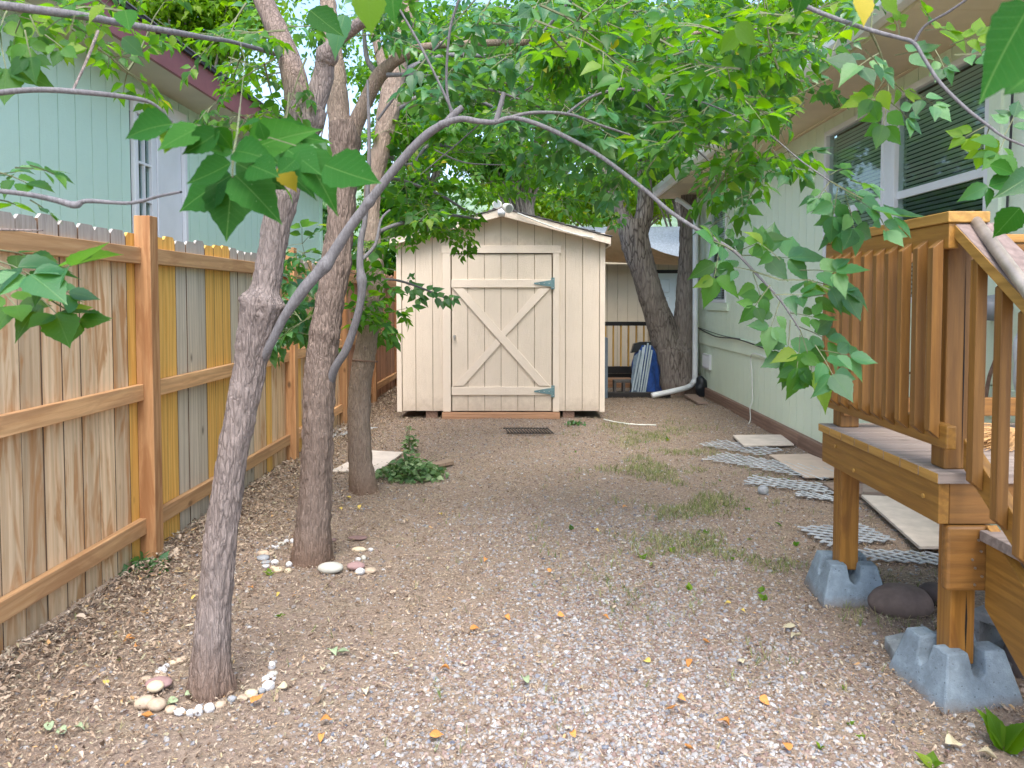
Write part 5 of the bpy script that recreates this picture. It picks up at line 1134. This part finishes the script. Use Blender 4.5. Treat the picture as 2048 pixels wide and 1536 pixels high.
for L_ in ([(1040, 20, 4.2, 5), (1080, 110, 4.2, 4), (1150, 200, 4.2, 4), (1220, 290, 4.2, 3)], [(1190, 95, 3.9, 5), (1270, 180, 3.9, 4), (1350, 260, 3.9, 4), (1450, 350, 3.85, 3)], [(930, 60, 4.2, 4), (925, 140, 4.2, 4), (915, 230, 4.2, 3)], [(1250, 60, 4.1, 4), (1330, 140, 4.1, 4), (1400, 230, 4.1, 3), (1440, 330, 4.1, 2)],
           [(1100, 150, 4.3, 4), (1000, 215, 4.3, 3), (900, 300, 4.3, 3), (840, 350, 4.3, 2)], [(1330, 90, 4.0, 6), (1450, 75, 4.0, 5), (1560, 40, 4.0, 4), (1600, 0, 4.0, 3)], [(870, 300, 4.3, 3), (930, 325, 4.3, 3), (1010, 330, 4.4, 2)]):
    limb(t2, L_, M['bark_smooth'], 7)
limb(t2, [(1040, 110, 4.0, 8), (1090, 60, 3.9, 7), (1140, 0, 3.8, 6)], M['bark_smooth'])
limb(t2, [(1190, 90, 3.9, 6), (1260, 180, 3.9, 5), (1330, 240, 3.85, 4), (1430, 300, 3.8, 3)], M['bark_smooth'])
fo = Foliage('leaf_b')
for a in ((900, 60, 150, 60, 9), (1100, 50, 170, 60, 12), (1300, 90, 150, 80, 13), (1130, 170, 150, 70, 12), (950, 150, 120, 50, 5), (1380, 220, 110, 80, 11), (1500, 150, 120, 90, 12), (1470, 320, 80, 45, 6), (1250, 260, 130, 60, 8), (800, 40, 80, 50, 4), (1600, 100, 90, 80, 8), (585, 60, 60, 50, 2)):
    pxscatter(fo, *a[:4], 3.4, 4.8, a[4], .19, .42, 5)
pxscatter(fo, 600, 560, 35, 90, 4.4, 5.4, 9, .20, .3, 4)
pxscatter(fo, 595, 650, 30, 40, 4.4, 5.0, 6, .20, .25, 4)
fo.finish(t2, 300)

# --- tree 3
t3 = thing('tree', gp(725, 985), 'third tree with a slim trunk wrapped by a wire loop before the shed', 'tree')
trunk('trunk', [(729, 992, 5.6, 60), (727, 975, 5.6, 54), (721, 920, 5.6, 47), (718, 850, 5.61, 45), (720, 780, 5.62, 44), (728, 720, 5.63, 44), (738, 660, 5.64, 42), (744, 600, 5.65, 46), (745, 540, 5.66, 46), (744, 480, 5.67, 34), (743, 420, 5.68, 32), (750, 350, 5.7, 34), (765, 290, 5.72, 38), (778, 220, 5.75, 42), (788, 160, 5.8, 42), (803, 90, 5.85, 36), (820, 0, 5.9, 32), (838, -100, 6, 28)], M['bark3'], t3, 64, 360, .8, 1.2, 22, flare=.2)
trunk('branch', [(783, 190, 5.78, 28), (765, 130, 5.8, 20), (748, 60, 5.8, 16), (738, -20, 5.8, 14)], M['bark3'], t3, 20, 60, .5, 1, 23)
MB().tube([at(738, 722, 5.63) + Vector((math.cos(a) * .092, math.sin(a) * .092, .012 * math.cos(a + 2))) + Vector((-.03, 0, 0)) for a in np.linspace(0, 2 * math.pi, 25)], .006, 6).build('wire_loop', M['skirt'], t3, smooth=True)
for L_ in ([(745, 470, 5.68, 9), (790, 450, 5.8, 8), (840, 440, 6.2, 7), (900, 430, 6.8, 6), (960, 440, 7.4, 4)], [(760, 300, 5.7, 10), (820, 330, 5.9, 8), (860, 290, 6.3, 7), (920, 300, 6.8, 5)], [(778, 230, 5.75, 11), (850, 190, 5.8, 9), (950, 200, 6.0, 8), (1060, 250, 6.4, 6), (1150, 300, 6.8, 4)],
           [(750, 360, 5.7, 8), (800, 360, 5.9, 7), (880, 390, 6.2, 6), (930, 420, 6.6, 4)], [(745, 560, 5.65, 6), (790, 560, 6.0, 5), (840, 575, 6.4, 4), (900, 600, 6.6, 3)], [(790, 150, 5.8, 12), (900, 110, 6.2, 9), (1050, 130, 6.7, 7), (1200, 200, 7.2, 5)]):
    limb(t3, L_, M['bark_smooth'])
fo = Foliage('leaf')
for a in ((850, 290, 110, 80, 15, 5.6, 7.4), (950, 310, 110, 55, 12, 6, 8), (880, 425, 75, 26, 11, 6.4, 7.6), (985, 385, 30, 15, 2, 6.6, 7.6), (1140, 395, 30, 20, 3, 6.8, 7.4), (1110, 310, 110, 55, 15, 6.4, 8.2), (1000, 210, 150, 60, 13, 6, 8), (1180, 240, 120, 70, 14, 6.5, 8.2), (880, 180, 90, 60, 12, 5.8, 7), (1000, 100, 160, 60, 16, 6, 8), (830, 400, 40, 40, 7, 5.8, 6.6)):
    pxscatter(fo, *a[:4], a[5], a[6], a[4], .21, .45, 5)
pxscatter(fo, 730, 520, 40, 40, 5.0, 5.5, 6, .2, .3, 4); pxscatter(fo, 745, 620, 30, 25, 5.0, 5.5, 5, .2, .3, 4)
for b, tp in (((800, 560), (845, 590)), ((820, 575), (850, 610)), ((840, 580), (885, 585)), ((860, 585), (905, 612)), ((885, 590), (920, 605)), ((812, 565), (830, 548))):
    comp(fo, b, tp, 6.5, 'leaf_b')
fo.finish(t3, 300)

# --- forked tree at the back right
t4 = thing('tree', gnd(1345, 785), 'thick forked tree between the shed and the right house', 'tree')
trunk('trunk', [(1358, 800, 11.6, 98), (1354, 775, 11.6, 92), (1350, 735, 11.6, 88), (1348, 705, 11.6, 84), (1350, 685, 11.6, 62), (1352, 668, 11.6, 30)], M['bark_back'], t4, 64, 120, 1.4, .8, 31, flare=.05)
trunk('branch', [(1344, 750, 11.6, 66), (1336, 700, 11.58, 64), (1322, 650, 11.56, 56), (1305, 600, 11.55, 50), (1290, 550, 11.55, 50), (1277, 510, 11.55, 54), (1268, 470, 11.55, 58), (1266, 440, 11.55, 56)], M['bark_back'], t4, 56, 150, 1.2, .8, 32)
trunk('branch', [(1262, 465, 11.55, 40), (1246, 430, 11.6, 30), (1225, 380, 11.7, 24), (1200, 300, 11.9, 18)], M['bark_back'], t4, 32, 60, 1, .8, 33)
trunk('branch', [(1274, 470, 11.55, 40), (1288, 430, 11.5, 36), (1290, 380, 11.5, 30), (1285, 320, 11.4, 26), (1275, 220, 11.3, 22), (1290, 100, 11.2, 16)], M['bark_back'], t4, 32, 80, 1, .8, 34)
trunk('branch', [(1362, 750, 11.6, 62), (1364, 700, 11.6, 54), (1368, 650, 11.6, 44), (1371, 600, 11.6, 38), (1374, 540, 11.6, 36), (1376, 480, 11.6, 34), (1378, 400, 11.6, 30), (1384, 300, 11.6, 26), (1400, 180, 11.7, 20), (1420, 80, 11.8, 14)], M['bark_back'], t4, 40, 150, 1.1, .8, 35)
fo = Foliage('leaf')
for a in ((1270, 285, 120, 50, 26), (1390, 235, 110, 60, 26), (1250, 210, 140, 80, 28), (1400, 140, 170, 80, 42), (1520, 170, 110, 70, 34), (1180, 150, 140, 100, 32), (1300, 60, 260, 80, 50), (1520, 60, 150, 70, 34), (1250, 370, 40, 15, 3), (1660, 90, 70, 60, 24)):
    pxscatter(fo, *a[:4], 9.3, 12.6, a[4], .26, .7, 5)
fo.finish(t4, 300)

# --- background trees: trunk + crown of leaves in clumps
def bg_tree(label, px, Yb, tops, matk, n, lsize, trunk_px=None, group='trees beyond the yard', zmin=.3, mb_=M['bark_back'], deep=1.0):
    b = gnd(px, 700); b = Vector(((px - HX) / F * Yb, Yb, 0)); t = thing('tree', b, label, 'tree', group)
    zt = at(px, tops[0][1], Yb).z
    trunk('trunk', [(b, .22), (b + Vector((.1, 0, zt * .4)), .18), (b + Vector((-.1, .1, zt * .8)), .12), (b + Vector((0, 0, zt + .4)), .05)], mb_, t, 20, 30, .6, 1, px % 7)
    P, D, N, S = [], [], [], []
    for (cx, cy, rx, ry, wgt) in tops:
        c = at(cx, cy, Yb); ax, az = rx / F * Yb, ry / F * Yb; ncl = max(6, int(wgt * 26))
        for k in range(ncl):
            v = rng.normal(size=3); v /= np.linalg.norm(v); v *= rng.random() ** .45
            cc = np.array(c) + v * np.array([ax, min(ax, 2.2) * deep, az]); m_ = int(n * wgt / ncl); rc = rng.uniform(.35, .7)
            q = rng.normal(size=(m_, 3)) * np.array([rc, rc, rc * .45]) * .6
            P.append(cc + q); D.append(rng.normal(size=(m_, 3)) + np.array([0, 0, -.5])); nn = rng.normal(size=(m_, 3)) * .6 + np.array([0, -.1, 1]); N.append(nn); S.append(rng.uniform(.6, 1.3, m_) * lsize)
            if k % 3 == 0:
                a_ = b + Vector((0, 0, zt * random.uniform(.35, .8))); e_ = Vector(cc); MBt.tube([a_, a_.lerp(e_, .5) + Vector((0, 0, .25)), e_], [.04, .025, .008], 5, False)
    f = Foliage(matk); f.P = list(map(tuple, np.vstack(P))); f.D = list(map(tuple, np.vstack(D))); f.N = list(map(tuple, np.vstack(N))); f.S = np.concatenate(S)
    f.tw = MB(); f.finish(t, 0, stuffname='crown', twigs=False)
    o = MBt.build('limbs', mb_, t); return t
MBt = MB()
def BG(*a, **k):
    global MBt
    MBt = MB(); return bg_tree(*a, **k)
BG('yellow green tree behind the roof of the left house', 380, 15, [(370, 60, 110, 100, 1), (300, -40, 160, 80, 1), (450, 10, 80, 70, .7)], 'leaf_lime', 4300, .14)
BG('tree with a drooping crown behind the shed on the left', 840, 14, [(850, 260, 110, 150, 1.2), (800, 430, 50, 80, .7), (880, 100, 140, 130, 1.0), (780, 540, 26, 50, .3)], 'leaf', 5200, .13)
BG('pale green bushy tree between the front trunks and the hillside', 600, 19, [(590, 440, 60, 50, .5), (700, 90, 70, 80, .35), (660, 430, 50, 40, .4)], 'leaf_b', 3400, .15)
BG('tall green tree centred above the shed roof', 1050, 17, [(1040, 150, 170, 140, 1.6), (1000, 320, 120, 60, .7), (1180, 60, 160, 110, 1.2)], 'leaf', 5600, .15)
BG('bright lime green shrub tree seen over the tan house roof', 1200, 24, [(1180, 400, 190, 46, 1.3), (1330, 390, 120, 50, .9), (1060, 400, 120, 40, .6)], 'leaf_lime', 6500, .16)
BG('dark tree filling the gap behind the forked tree', 1370, 19, [(1370, 330, 130, 70, 1.0), (1300, 210, 150, 100, 1.2), (1480, 230, 120, 120, 1)], 'leaf_deep', 5500, .16)
BG('yellow green tree above the right house gutter', 1560, 14.5, [(1560, 150, 150, 110, 1.4), (1640, 40, 150, 80, 1), (1420, 60, 150, 90, 1)], 'leaf_lime', 5200, .14)
BG('tall tree behind the house at the top left corner', 200, 22, [(150, -60, 200, 90, 1), (500, -60, 140, 70, .8)], 'leaf', 3500, .17)
# small shrubs by the fence
def bush(px, py, label, w_, h_, n, matk, sz_=.07, Y=None, name='bush'):
    p = gp(px, py); t = thing(name, p, label, 'bush'); f = Foliage(matk)
    for k in range(n):
        a = random.uniform(0, 6.28); r = random.random() ** .6
        q = p + Vector((math.cos(a) * r * w_ * .5, math.sin(a) * r * w_ * .35, random.random() ** .8 * h_ * (1.1 - r * .7)))
        f.leaf(q, (random.gauss(0, 1), random.gauss(0, 1), random.gauss(-.2, .6)), (random.gauss(0, .7), random.gauss(-.3, .7), 1), sz_ * random.uniform(.6, 1.3))
    for k in range(8):
        a = random.uniform(0, 6.28); e = p + Vector((math.cos(a) * w_ * .4, math.sin(a) * w_ * .25, h_ * random.uniform(.4, .95)))
        f.tw.tube([p, p.lerp(e, .5) + Vector((0, 0, .03)), e], [.004, .003, .0015], 4, False)
    f.finish(t, 300 if n < 420 else 280); return t
pile = bush(824, 955, 'pile of cut leafy branches lying beside the third tree', .56, .20, 520, 'leaf_wilt', .055, name='branch_pile')
bush(820, 905, 'upright leafy sprig rising from the cut branch pile', .14, .28, 60, 'leaf_wilt', .05, name='leafy_sprig')
bush(676, 850, 'low green weed at the fence foot behind the second tree', .35, .16, 140, 'leaf', .05, name='weed_clump')
bush(1740, 1195, 'small green weed growing against the far pier block', .10, .10, 60, 'leaf_lime', .028, name='weed_clump')
bush(1150, 852, 'tiny weed at the foot of the shed wall', .26, .07, 50, 'leaf_b', .04, name='weed_clump')
bush(285, 1140, 'wilted green leaf clump at the foot of the near fence post', .30, .07, 90, 'leaf_b', .06, name='weed_clump')

# serrated dandelion leaves bottom right
def rosette(px, py, label, n, L_, mk='leaf_lime', lean=.6, name='weed'):
    p = gp(px, py); t = thing(name, p, label, 'weed'); f = Foliage(mk)
    for k in range(n):
        a = random.uniform(0, 6.28); d = Vector((math.cos(a) * lean, math.sin(a) * lean, random.uniform(.4, 1)))
        f.leaf(p, d, (-math.cos(a), -math.sin(a) - .5, .6), L_ * random.uniform(.7, 1.15), True)
    f.finish(t, 300, twigs=False); return t
rosette(2008, 1500, 'bright green toothed weed at the lower right corner', 5, .12, lean=.3)
rosette(1862, 1536, 'green weed leaf rising at the bottom edge on the right', 3, .07)
WL = [(1150, 905), (1335, 880), (1290, 885), (1440, 905), (1345, 1105), (1410, 1070), (1500, 1080), (1465, 1120), (1300, 1130), (1285, 1120), (1640, 1150), (1530, 1200), (1520, 1185), (1495, 1020), (1560, 1050), (1590, 1090), (1450, 1010), (1580, 960), (1600, 950), (1690, 1380), (1720, 1480), (1640, 1500), (560, 1230), (540, 1150), (240, 1320), (1380, 1180), (1440, 960), (1700, 1450), (1145, 1060)]
for (x, y) in WL:
    rosette(x, y, 'small broad bladed green weed sprouting from the leaf litter', random.randint(2, 4), random.uniform(.025, .05) * (.6 if y > 1300 else 1), 'leaf_lime' if y > 1100 else 'leaf', .6)['group'] = 'weeds sprouting in the yard'

# ------------------------------------------------------------------ fallen leaves: individuals (yellow / orange / pale)
FM = {'o': flat('leaf_orange_dry', (.62, .27, .07), .7, nscale=40, namt=.25, bump=.4), 'y': flat('leaf_yellow_dry', (.66, .50, .12), .7, nscale=40, namt=.2, bump=.4), 'c': flat('leaf_cream_dry', (.60, .54, .36), .7, nscale=40, namt=.2, bump=.4), 'g': flat('leaf_green_fallen', (.35, .45, .26), .7, nscale=40, namt=.2, bump=.4)}
def fallen(px, py, c, L_=.055):
    V, Fq = T_HI[random.randrange(4)]; V = V.copy(); V[:, 2] += .9 * (V[:, 0] ** 2) * random.choice((1, 2)) + .08 * np.sin(V[:, 1] * 6 + random.random() * 6)
    mb = MB().add(V.tolist(), Fq.tolist()); o = mb.build('fallen_leaf', FM[c], smooth=True); md = o.modifiers.new('s', 'SOLIDIFY'); md.thickness = .01
    p = gp(px, py, .020); L_ *= .74
    o.location = p; o.rotation_euler = (random.gauss(0, .3), random.gauss(0, .3), random.uniform(0, 6.28)); o.scale = (L_, L_, L_)
    nm = {'o': 'orange', 'y': 'yellow', 'c': 'pale cream', 'g': 'pale green'}[c]
    tag(o, f'curled {nm} leaf fallen on the littered ground', 'leaf', f'{nm} fallen leaves')
FL = [(270, 1282, 'o', .07), (276, 1298, 'o', .05), (383, 1203, 'y', .04), (236, 1272, 'y', .04), (498, 1178, 'o', .05), (503, 1418, 'o', .07), (283, 1440, 'o', .07), (212, 1378, 'y', .05), (92, 1412, 'y', .05), (645, 1350, 'c', .06), (640, 1450, 'o', .06), (645, 1480, 'o', .05), (940, 1260, 'o', .07), (1300, 1327, 'y', .06), (1333, 1424, 'o', .07), (1383, 1322, 'o', .06), (1462, 1213, 'y', .05), (1482, 1227, 'y', .04), (1590, 1258, 'c', .08), (1600, 1275, 'c', .08), (1597, 1132, 'y', .04), (1405, 1285, 'o', .05), (1578, 1517, 'o', .07), (880, 1033, 'y', .05), (973, 1120, 'o', .05), (855, 1120, 'c', .05), (1190, 1068, 'y', .05), (1245, 1020, 'o', .05), (1100, 1150, 'o', .05), (1045, 1362, 'g', .07), (660, 1302, 'g', .08), (675, 1308, 'g', .07), (130, 1475, 'g', .06), (100, 1470, 'g', .055), (150, 1462, 'g', .05), (815, 1340, 'c', .06), (730, 1385, 'c', .05), (702, 1000, 'y', .06), (720, 1015, 'y', .06), (680, 1020, 'y', .05), (1890, 1500, 'c', .08), (1995, 1525, 'c', .08), (900, 1340, 'o', .06), (1115, 1235, 'o', .05), (1010, 1235, 'o', .05), (1205, 1238, 'o', .05), (1370, 1500, 'o', .05), (860, 1480, 'o', .07), (1355, 1400, 'o', .05), (1150, 1480, 'o', .05), (575, 1380, 'c', .05), (356, 1411, 'g', .07), (370, 1405, 'g', .06), (560, 1190, 'y', .04), (1480, 1320, 'c', .06), (1520, 1400, 'o', .06), (1460, 1460, 'o', .06)]
for f_ in FL: fallen(*f_)

# ------------------------------------------------------------------ STUFF: gravel, litter, grass (instanced by geometry nodes)
hold = bpy.data.collections.new('pieces')
def variants(kind, n, mat):
    c = bpy.data.collections.new(kind + '_pieces')
    for k in range(n):
        if kind == 'stone':
            bm = bmesh.new(); bmesh.ops.create_icosphere(bm, subdivisions=1, radius=1)
            for v in bm.verts: v.co = Vector((v.co.x * 1.0 * random.uniform(.75, 1.2), v.co.y * random.uniform(.6, 1.0), v.co.z * random.uniform(.35, .6)))
            me = bpy.data.meshes.new('pebble'); bm.to_mesh(me); bm.free()
        elif kind == 'flake':
            V, Fq = leaf_template(5, 0, random.uniform(.3, 1.2), random.uniform(-.3, .3), random.uniform(.22, .6)); V[:, 1] -= .5; V[:, 2] += random.uniform(.03, .12) * np.sin(V[:, 1] * random.uniform(5, 9) + random.random() * 6); V[:, 0] += random.uniform(-.2, .2) * np.sin(V[:, 1] * 4)
            me = bpy.data.meshes.new('flake'); me.from_pydata(V.tolist(), [], Fq.tolist())
        elif kind == 'twiglet':
            b = MB().tube([(0, -.5, 0), (.03 * random.uniform(-1, 1), 0, .03), (.08 * random.uniform(-1, 1), .5, 0)], [.018, .016, .01], 3, False); me = b.mesh('twiglet')
        else:
            b = MB()
            for q in range(3):
                a = random.uniform(0, 6.28); w2 = .035; e = Vector((math.cos(a) * .5, math.sin(a) * .5, 1)); s_ = Vector((-math.sin(a) * w2, math.cos(a) * w2, 0)); m_ = e * .5 + Vector((0, 0, .12))
                b.add([-s_, s_, m_ - s_ * .8, m_ + s_ * .8, e], [(0, 1, 3, 2), (2, 3, 4)])
            me = bpy.data.meshes.new('blade'); me.from_pydata([tuple(v) for v in b.v], [], b.f)
        me.materials.append(mat); o = bpy.data.objects.new(kind + '_piece', me); c.objects.link(o)
    return c
def stuffmat(name, stops, rough=.85, tint=.2):
    m = NM(name); a = m.n('Attribute', attribute_name='rv', attribute_type='INSTANCER').outputs['Fac']
    c = m.ramp(a, stops); n = m.noise(m.coords((1, 1, 1), rnd=False), 3, 4, .6)
    c = m.mix(m.ramp(n, [(.4, (0, 0, 0)), (.8, (tint,) * 3)]), c, (.05, .04, .03)); return m.pbr(c, rough, spec=.3)
def scatter(name, P, rot, scl, rv, coll, mat=None):
    me = bpy.data.meshes.new(name); me.vertices.add(len(P)); me.vertices.foreach_set('co', P.astype(np.float32).ravel())
    a = me.attributes.new('rot', 'FLOAT_VECTOR', 'POINT'); a.data.foreach_set('vector', rot.astype(np.float32).ravel())
    a = me.attributes.new('scl', 'FLOAT_VECTOR', 'POINT'); a.data.foreach_set('vector', scl.astype(np.float32).ravel())
    a = me.attributes.new('rv', 'FLOAT', 'POINT'); a.data.foreach_set('value', rv.astype(np.float32))
    a = me.attributes.new('pick', 'INT', 'POINT'); a.data.foreach_set('value', rng.integers(0, 100, len(P)).astype(np.int32))
    o = bpy.data.objects.new(name, me); col.objects.link(o)
    ng = bpy.data.node_groups.new(name + '_nodes', 'GeometryNodeTree')
    ng.interface.new_socket('Geometry', in_out='INPUT', socket_type='NodeSocketGeometry'); ng.interface.new_socket('Geometry', in_out='OUTPUT', socket_type='NodeSocketGeometry')
    N = ng.nodes.new; gi = N('NodeGroupInput'); go = N('NodeGroupOutput'); iop = N('GeometryNodeInstanceOnPoints'); ci = N('GeometryNodeCollectionInfo')
    ci.inputs[0].default_value = coll; ci.inputs['Separate Children'].default_value = True; ci.inputs['Reset Children'].default_value = True
    m2p = N('GeometryNodeMeshToPoints')
    def attr(nm, dt): x = N('GeometryNodeInputNamedAttribute'); x.data_type = dt; x.inputs[0].default_value = nm; return x.outputs[0]
    L = ng.links.new
    L(gi.outputs[0], m2p.inputs[0]); L(m2p.outputs[0], iop.inputs['Points']); L(ci.outputs[0], iop.inputs['Instance'])
    iop.inputs['Pick Instance'].default_value = True; L(attr('pick', 'INT'), iop.inputs['Instance Index'])
    L(attr('rot', 'FLOAT_VECTOR'), iop.inputs['Rotation']); L(attr('scl', 'FLOAT_VECTOR'), iop.inputs['Scale'])
    L(iop.outputs[0], go.inputs[0])
    md = o.modifiers.new('scatter', 'NODES'); md.node_group = ng
    return tag(o, kind='stuff')
def ground_pts(n, dens):
    """sample the yard with density dens(x,y) in 0..1"""
    out_ = []
    tot = 0
    while tot < n:
        x = rng.uniform(-2.1, 2.68, n); y = .9 + rng.random(n) ** 1.25 * 11.4
        u = HX + F * x / y; k = (u > -60) & (u < 2110) & (rng.random(n) < dens(x, y))
        out_.append(np.stack([x[k], y[k]], 1)); tot += k.sum()
    P = np.vstack(out_)[:n]
    inshed = (P[:, 0] > sx0) & (P[:, 0] < sx1) & (P[:, 1] > SY + .1); P = P[~inshed]
    return P
gravel_w = lambda x, y: np.clip(1.25 - np.abs(x - .45 - .12 * np.sin(y * 2)) / (.85 + .12 * np.sin(y * 3)), 0, 1) * np.clip((5.6 - y) / 2.6, .04, 1) * (.35 + 1.1 * fbm(x * 1.7, y * 1.7, x * 0 + 2, 3))
P = ground_pts(74000, lambda x, y: np.clip(gravel_w(x, y) + .07, 0, 1)); n = len(P)
Pz = gz(P[:, 0], P[:, 1]) + rng.uniform(-.003, .004, n); s = np.clip(rng.lognormal(math.log(.0062), .40, n), .0024, .0155)
GR = [(0, (.17, .12, .105)), (.14, (.27, .195, .17)), (.28, (.36, .295, .255)), (.42, (.27, .26, .255)), (.58, (.35, .345, .34)), (.72, (.21, .225, .26)), (.83, (.42, .405, .38)), (.93, (.50, .51, .52)), (.962, (.08, .10, .15)), (1, (.45, .35, .25))]
scatter('gravel', np.stack([P[:, 0], P[:, 1], Pz], 1), np.stack([rng.normal(0, .35, n), rng.normal(0, .35, n), rng.uniform(0, 6.28, n)], 1), np.stack([s, s, s], 1), rng.random(n), variants('stone', 8, stuffmat('gravel_stone', GR, .8, .1)))
def lit_d(x, y):
    near_f = np.exp(-np.abs(x + 2.0) / .40) * .7; mid = .38 + .5 * fbm(x * 1.3 + 4, y * 1.3, x * 0 + 8, 3)
    return np.clip(mid * (1 - .55 * np.clip(gravel_w(x, y), 0, 1)) + near_f + .8 * np.exp(-((x - 1.5) ** 2 + (y - 2.7) ** 2) / .10) + .8 * np.exp(-((x - 1.55) ** 2 + (y - 3.55) ** 2) / .08), 0, 1)
LT = [(0, (.10, .065, .045)), (.2, (.22, .155, .105)), (.45, (.36, .27, .195)), (.65, (.45, .36, .27)), (.85, (.55, .46, .36)), (.96, (.38, .35, .23)), (1, (.60, .36, .16))]
P = ground_pts(190000, lit_d); n = len(P); Pz = gz(P[:, 0], P[:, 1]) + rng.uniform(.002, .016, n)
s = np.clip(rng.lognormal(math.log(.0095), .42, n), .004, .036); nf = np.exp(-np.abs(P[:, 0] + 2.0) / .45); s *= 1 + 1.25 * nf; Pz += nf * rng.uniform(0, .05, n)
lc = variants('flake', 10, stuffmat('litter_flake', LT, .9, .15))
scatter('leaf_litter', np.stack([P[:, 0], P[:, 1], Pz], 1), np.stack([rng.normal(0, .4, n), rng.normal(0, .4, n), rng.uniform(0, 6.28, n)], 1), np.stack([s * rng.uniform(.6, 1.2, n), s, s], 1), rng.random(n), lc)
P = ground_pts(26000, lambda x, y: .5 + 0 * x); n = len(P); Pz = gz(P[:, 0], P[:, 1]) + rng.uniform(.006, .018, n); s = rng.uniform(.015, .055, n)
TW = [(0, (.16, .10, .07)), (.5, (.40, .30, .20)), (1, (.62, .50, .36))]
scatter('twig_litter', np.stack([P[:, 0], P[:, 1], Pz], 1), np.stack([rng.normal(0, .15, n), rng.normal(0, .1, n), rng.uniform(0, 6.28, n)], 1), np.stack([s * 1.3, s, s], 1), rng.random(n), variants('twiglet', 6, stuffmat('litter_twig', TW)))
gr_d = lambda x, y: np.clip(np.exp(-((x - 1.15 - .05 * (y - 4)) / .55) ** 2) * np.clip((y - 2.6) / 1.2, 0, 1) * np.clip((9.5 - y) / 3, 0, 1), 0, 1) * np.clip((fbm(x * 3, y * 3, x * 0 + 5, 2) - .36) * 6, 0, 1)
P = ground_pts(5200, lambda x, y: gr_d(x, y) + .003); n = len(P); Pz = gz(P[:, 0], P[:, 1]); s = rng.uniform(.015, .05, n)
GS = [(0, (.10, .15, .04)), (.5, (.20, .25, .08)), (.8, (.30, .32, .14)), (1, (.42, .36, .18))]
scatter('grass', np.stack([P[:, 0], P[:, 1], Pz], 1), np.stack([rng.normal(0, .3, n), rng.normal(0, .3, n), rng.uniform(0, 6.28, n)], 1), np.stack([s, s, s], 1), rng.random(n), variants('grass', 6, stuffmat('grass_blade', GS, .7, .1)))
for o in bpy.data.objects:
    if '_w' in o: del o['_w']
# ------------------------------------------------------------------ labels that single each small thing out
ORD = ['first', 'second', 'third', 'fourth', 'fifth', 'sixth', 'seventh', 'eighth', 'ninth', 'tenth', 'eleventh', 'twelfth', 'thirteenth', 'fourteenth', 'fifteenth']
MARKS = {'the front leaning tree': (-1.15, 2.72), 'the near pier block': (1.56, 2.7), 'the far pier block': (1.56, 3.6), 'the second tree': (-1.17, 4.12), 'the third tree': (-1.2, 5.6), 'the near fence post': (-2.06, 4.1), 'the shed door sill': (-.3, 8.95), 'the white slatted lattice heap': (1.95, 6.0)}
def lab(grp, fmt):
    ob = [o for o in bpy.data.objects if o.get('group') == grp and o.parent is None]; by = {}
    for o in ob:
        x, y = o.location.x, o.location.y
        k = min(MARKS, key=lambda m: (MARKS[m][0] - x) ** 2 + (MARKS[m][1] - y) ** 2)
        by.setdefault(k, []).append(((MARKS[k][0] - x) ** 2 + (MARKS[k][1] - y) ** 2, o))
    for k, l in by.items():
        l.sort(key=lambda q_: q_[0])
        for n_, (_, o) in enumerate(l): o['label'] = fmt.format(('' if n_ == 0 else ORD[n_] + ' ') + 'closest', k)
for nm in ('orange', 'yellow', 'pale cream', 'pale green'): lab(nm + ' fallen leaves', nm + ' curled fallen leaf, {} of its colour to {}')
lab('weeds sprouting in the yard', 'small green weed, {} of the weeds to {}')
for grp in ('stones ringing the front tree', 'stones around the second tree'):
    for c in ('white', 'tan', 'slate grey', 'cream', 'pale grey', 'mauve', 'dark'):
        ob = sorted([o for o in bpy.data.objects if o.get('group') == c + ' ' + grp], key=lambda o: o.location.x / o.location.y)
        for n_, o in enumerate(ob): o['label'] = f"{c} stone, {ORD[n_]} from the left among the {c} {grp}" if len(ob) > 1 else f'only {c} pebble among the {grp}'
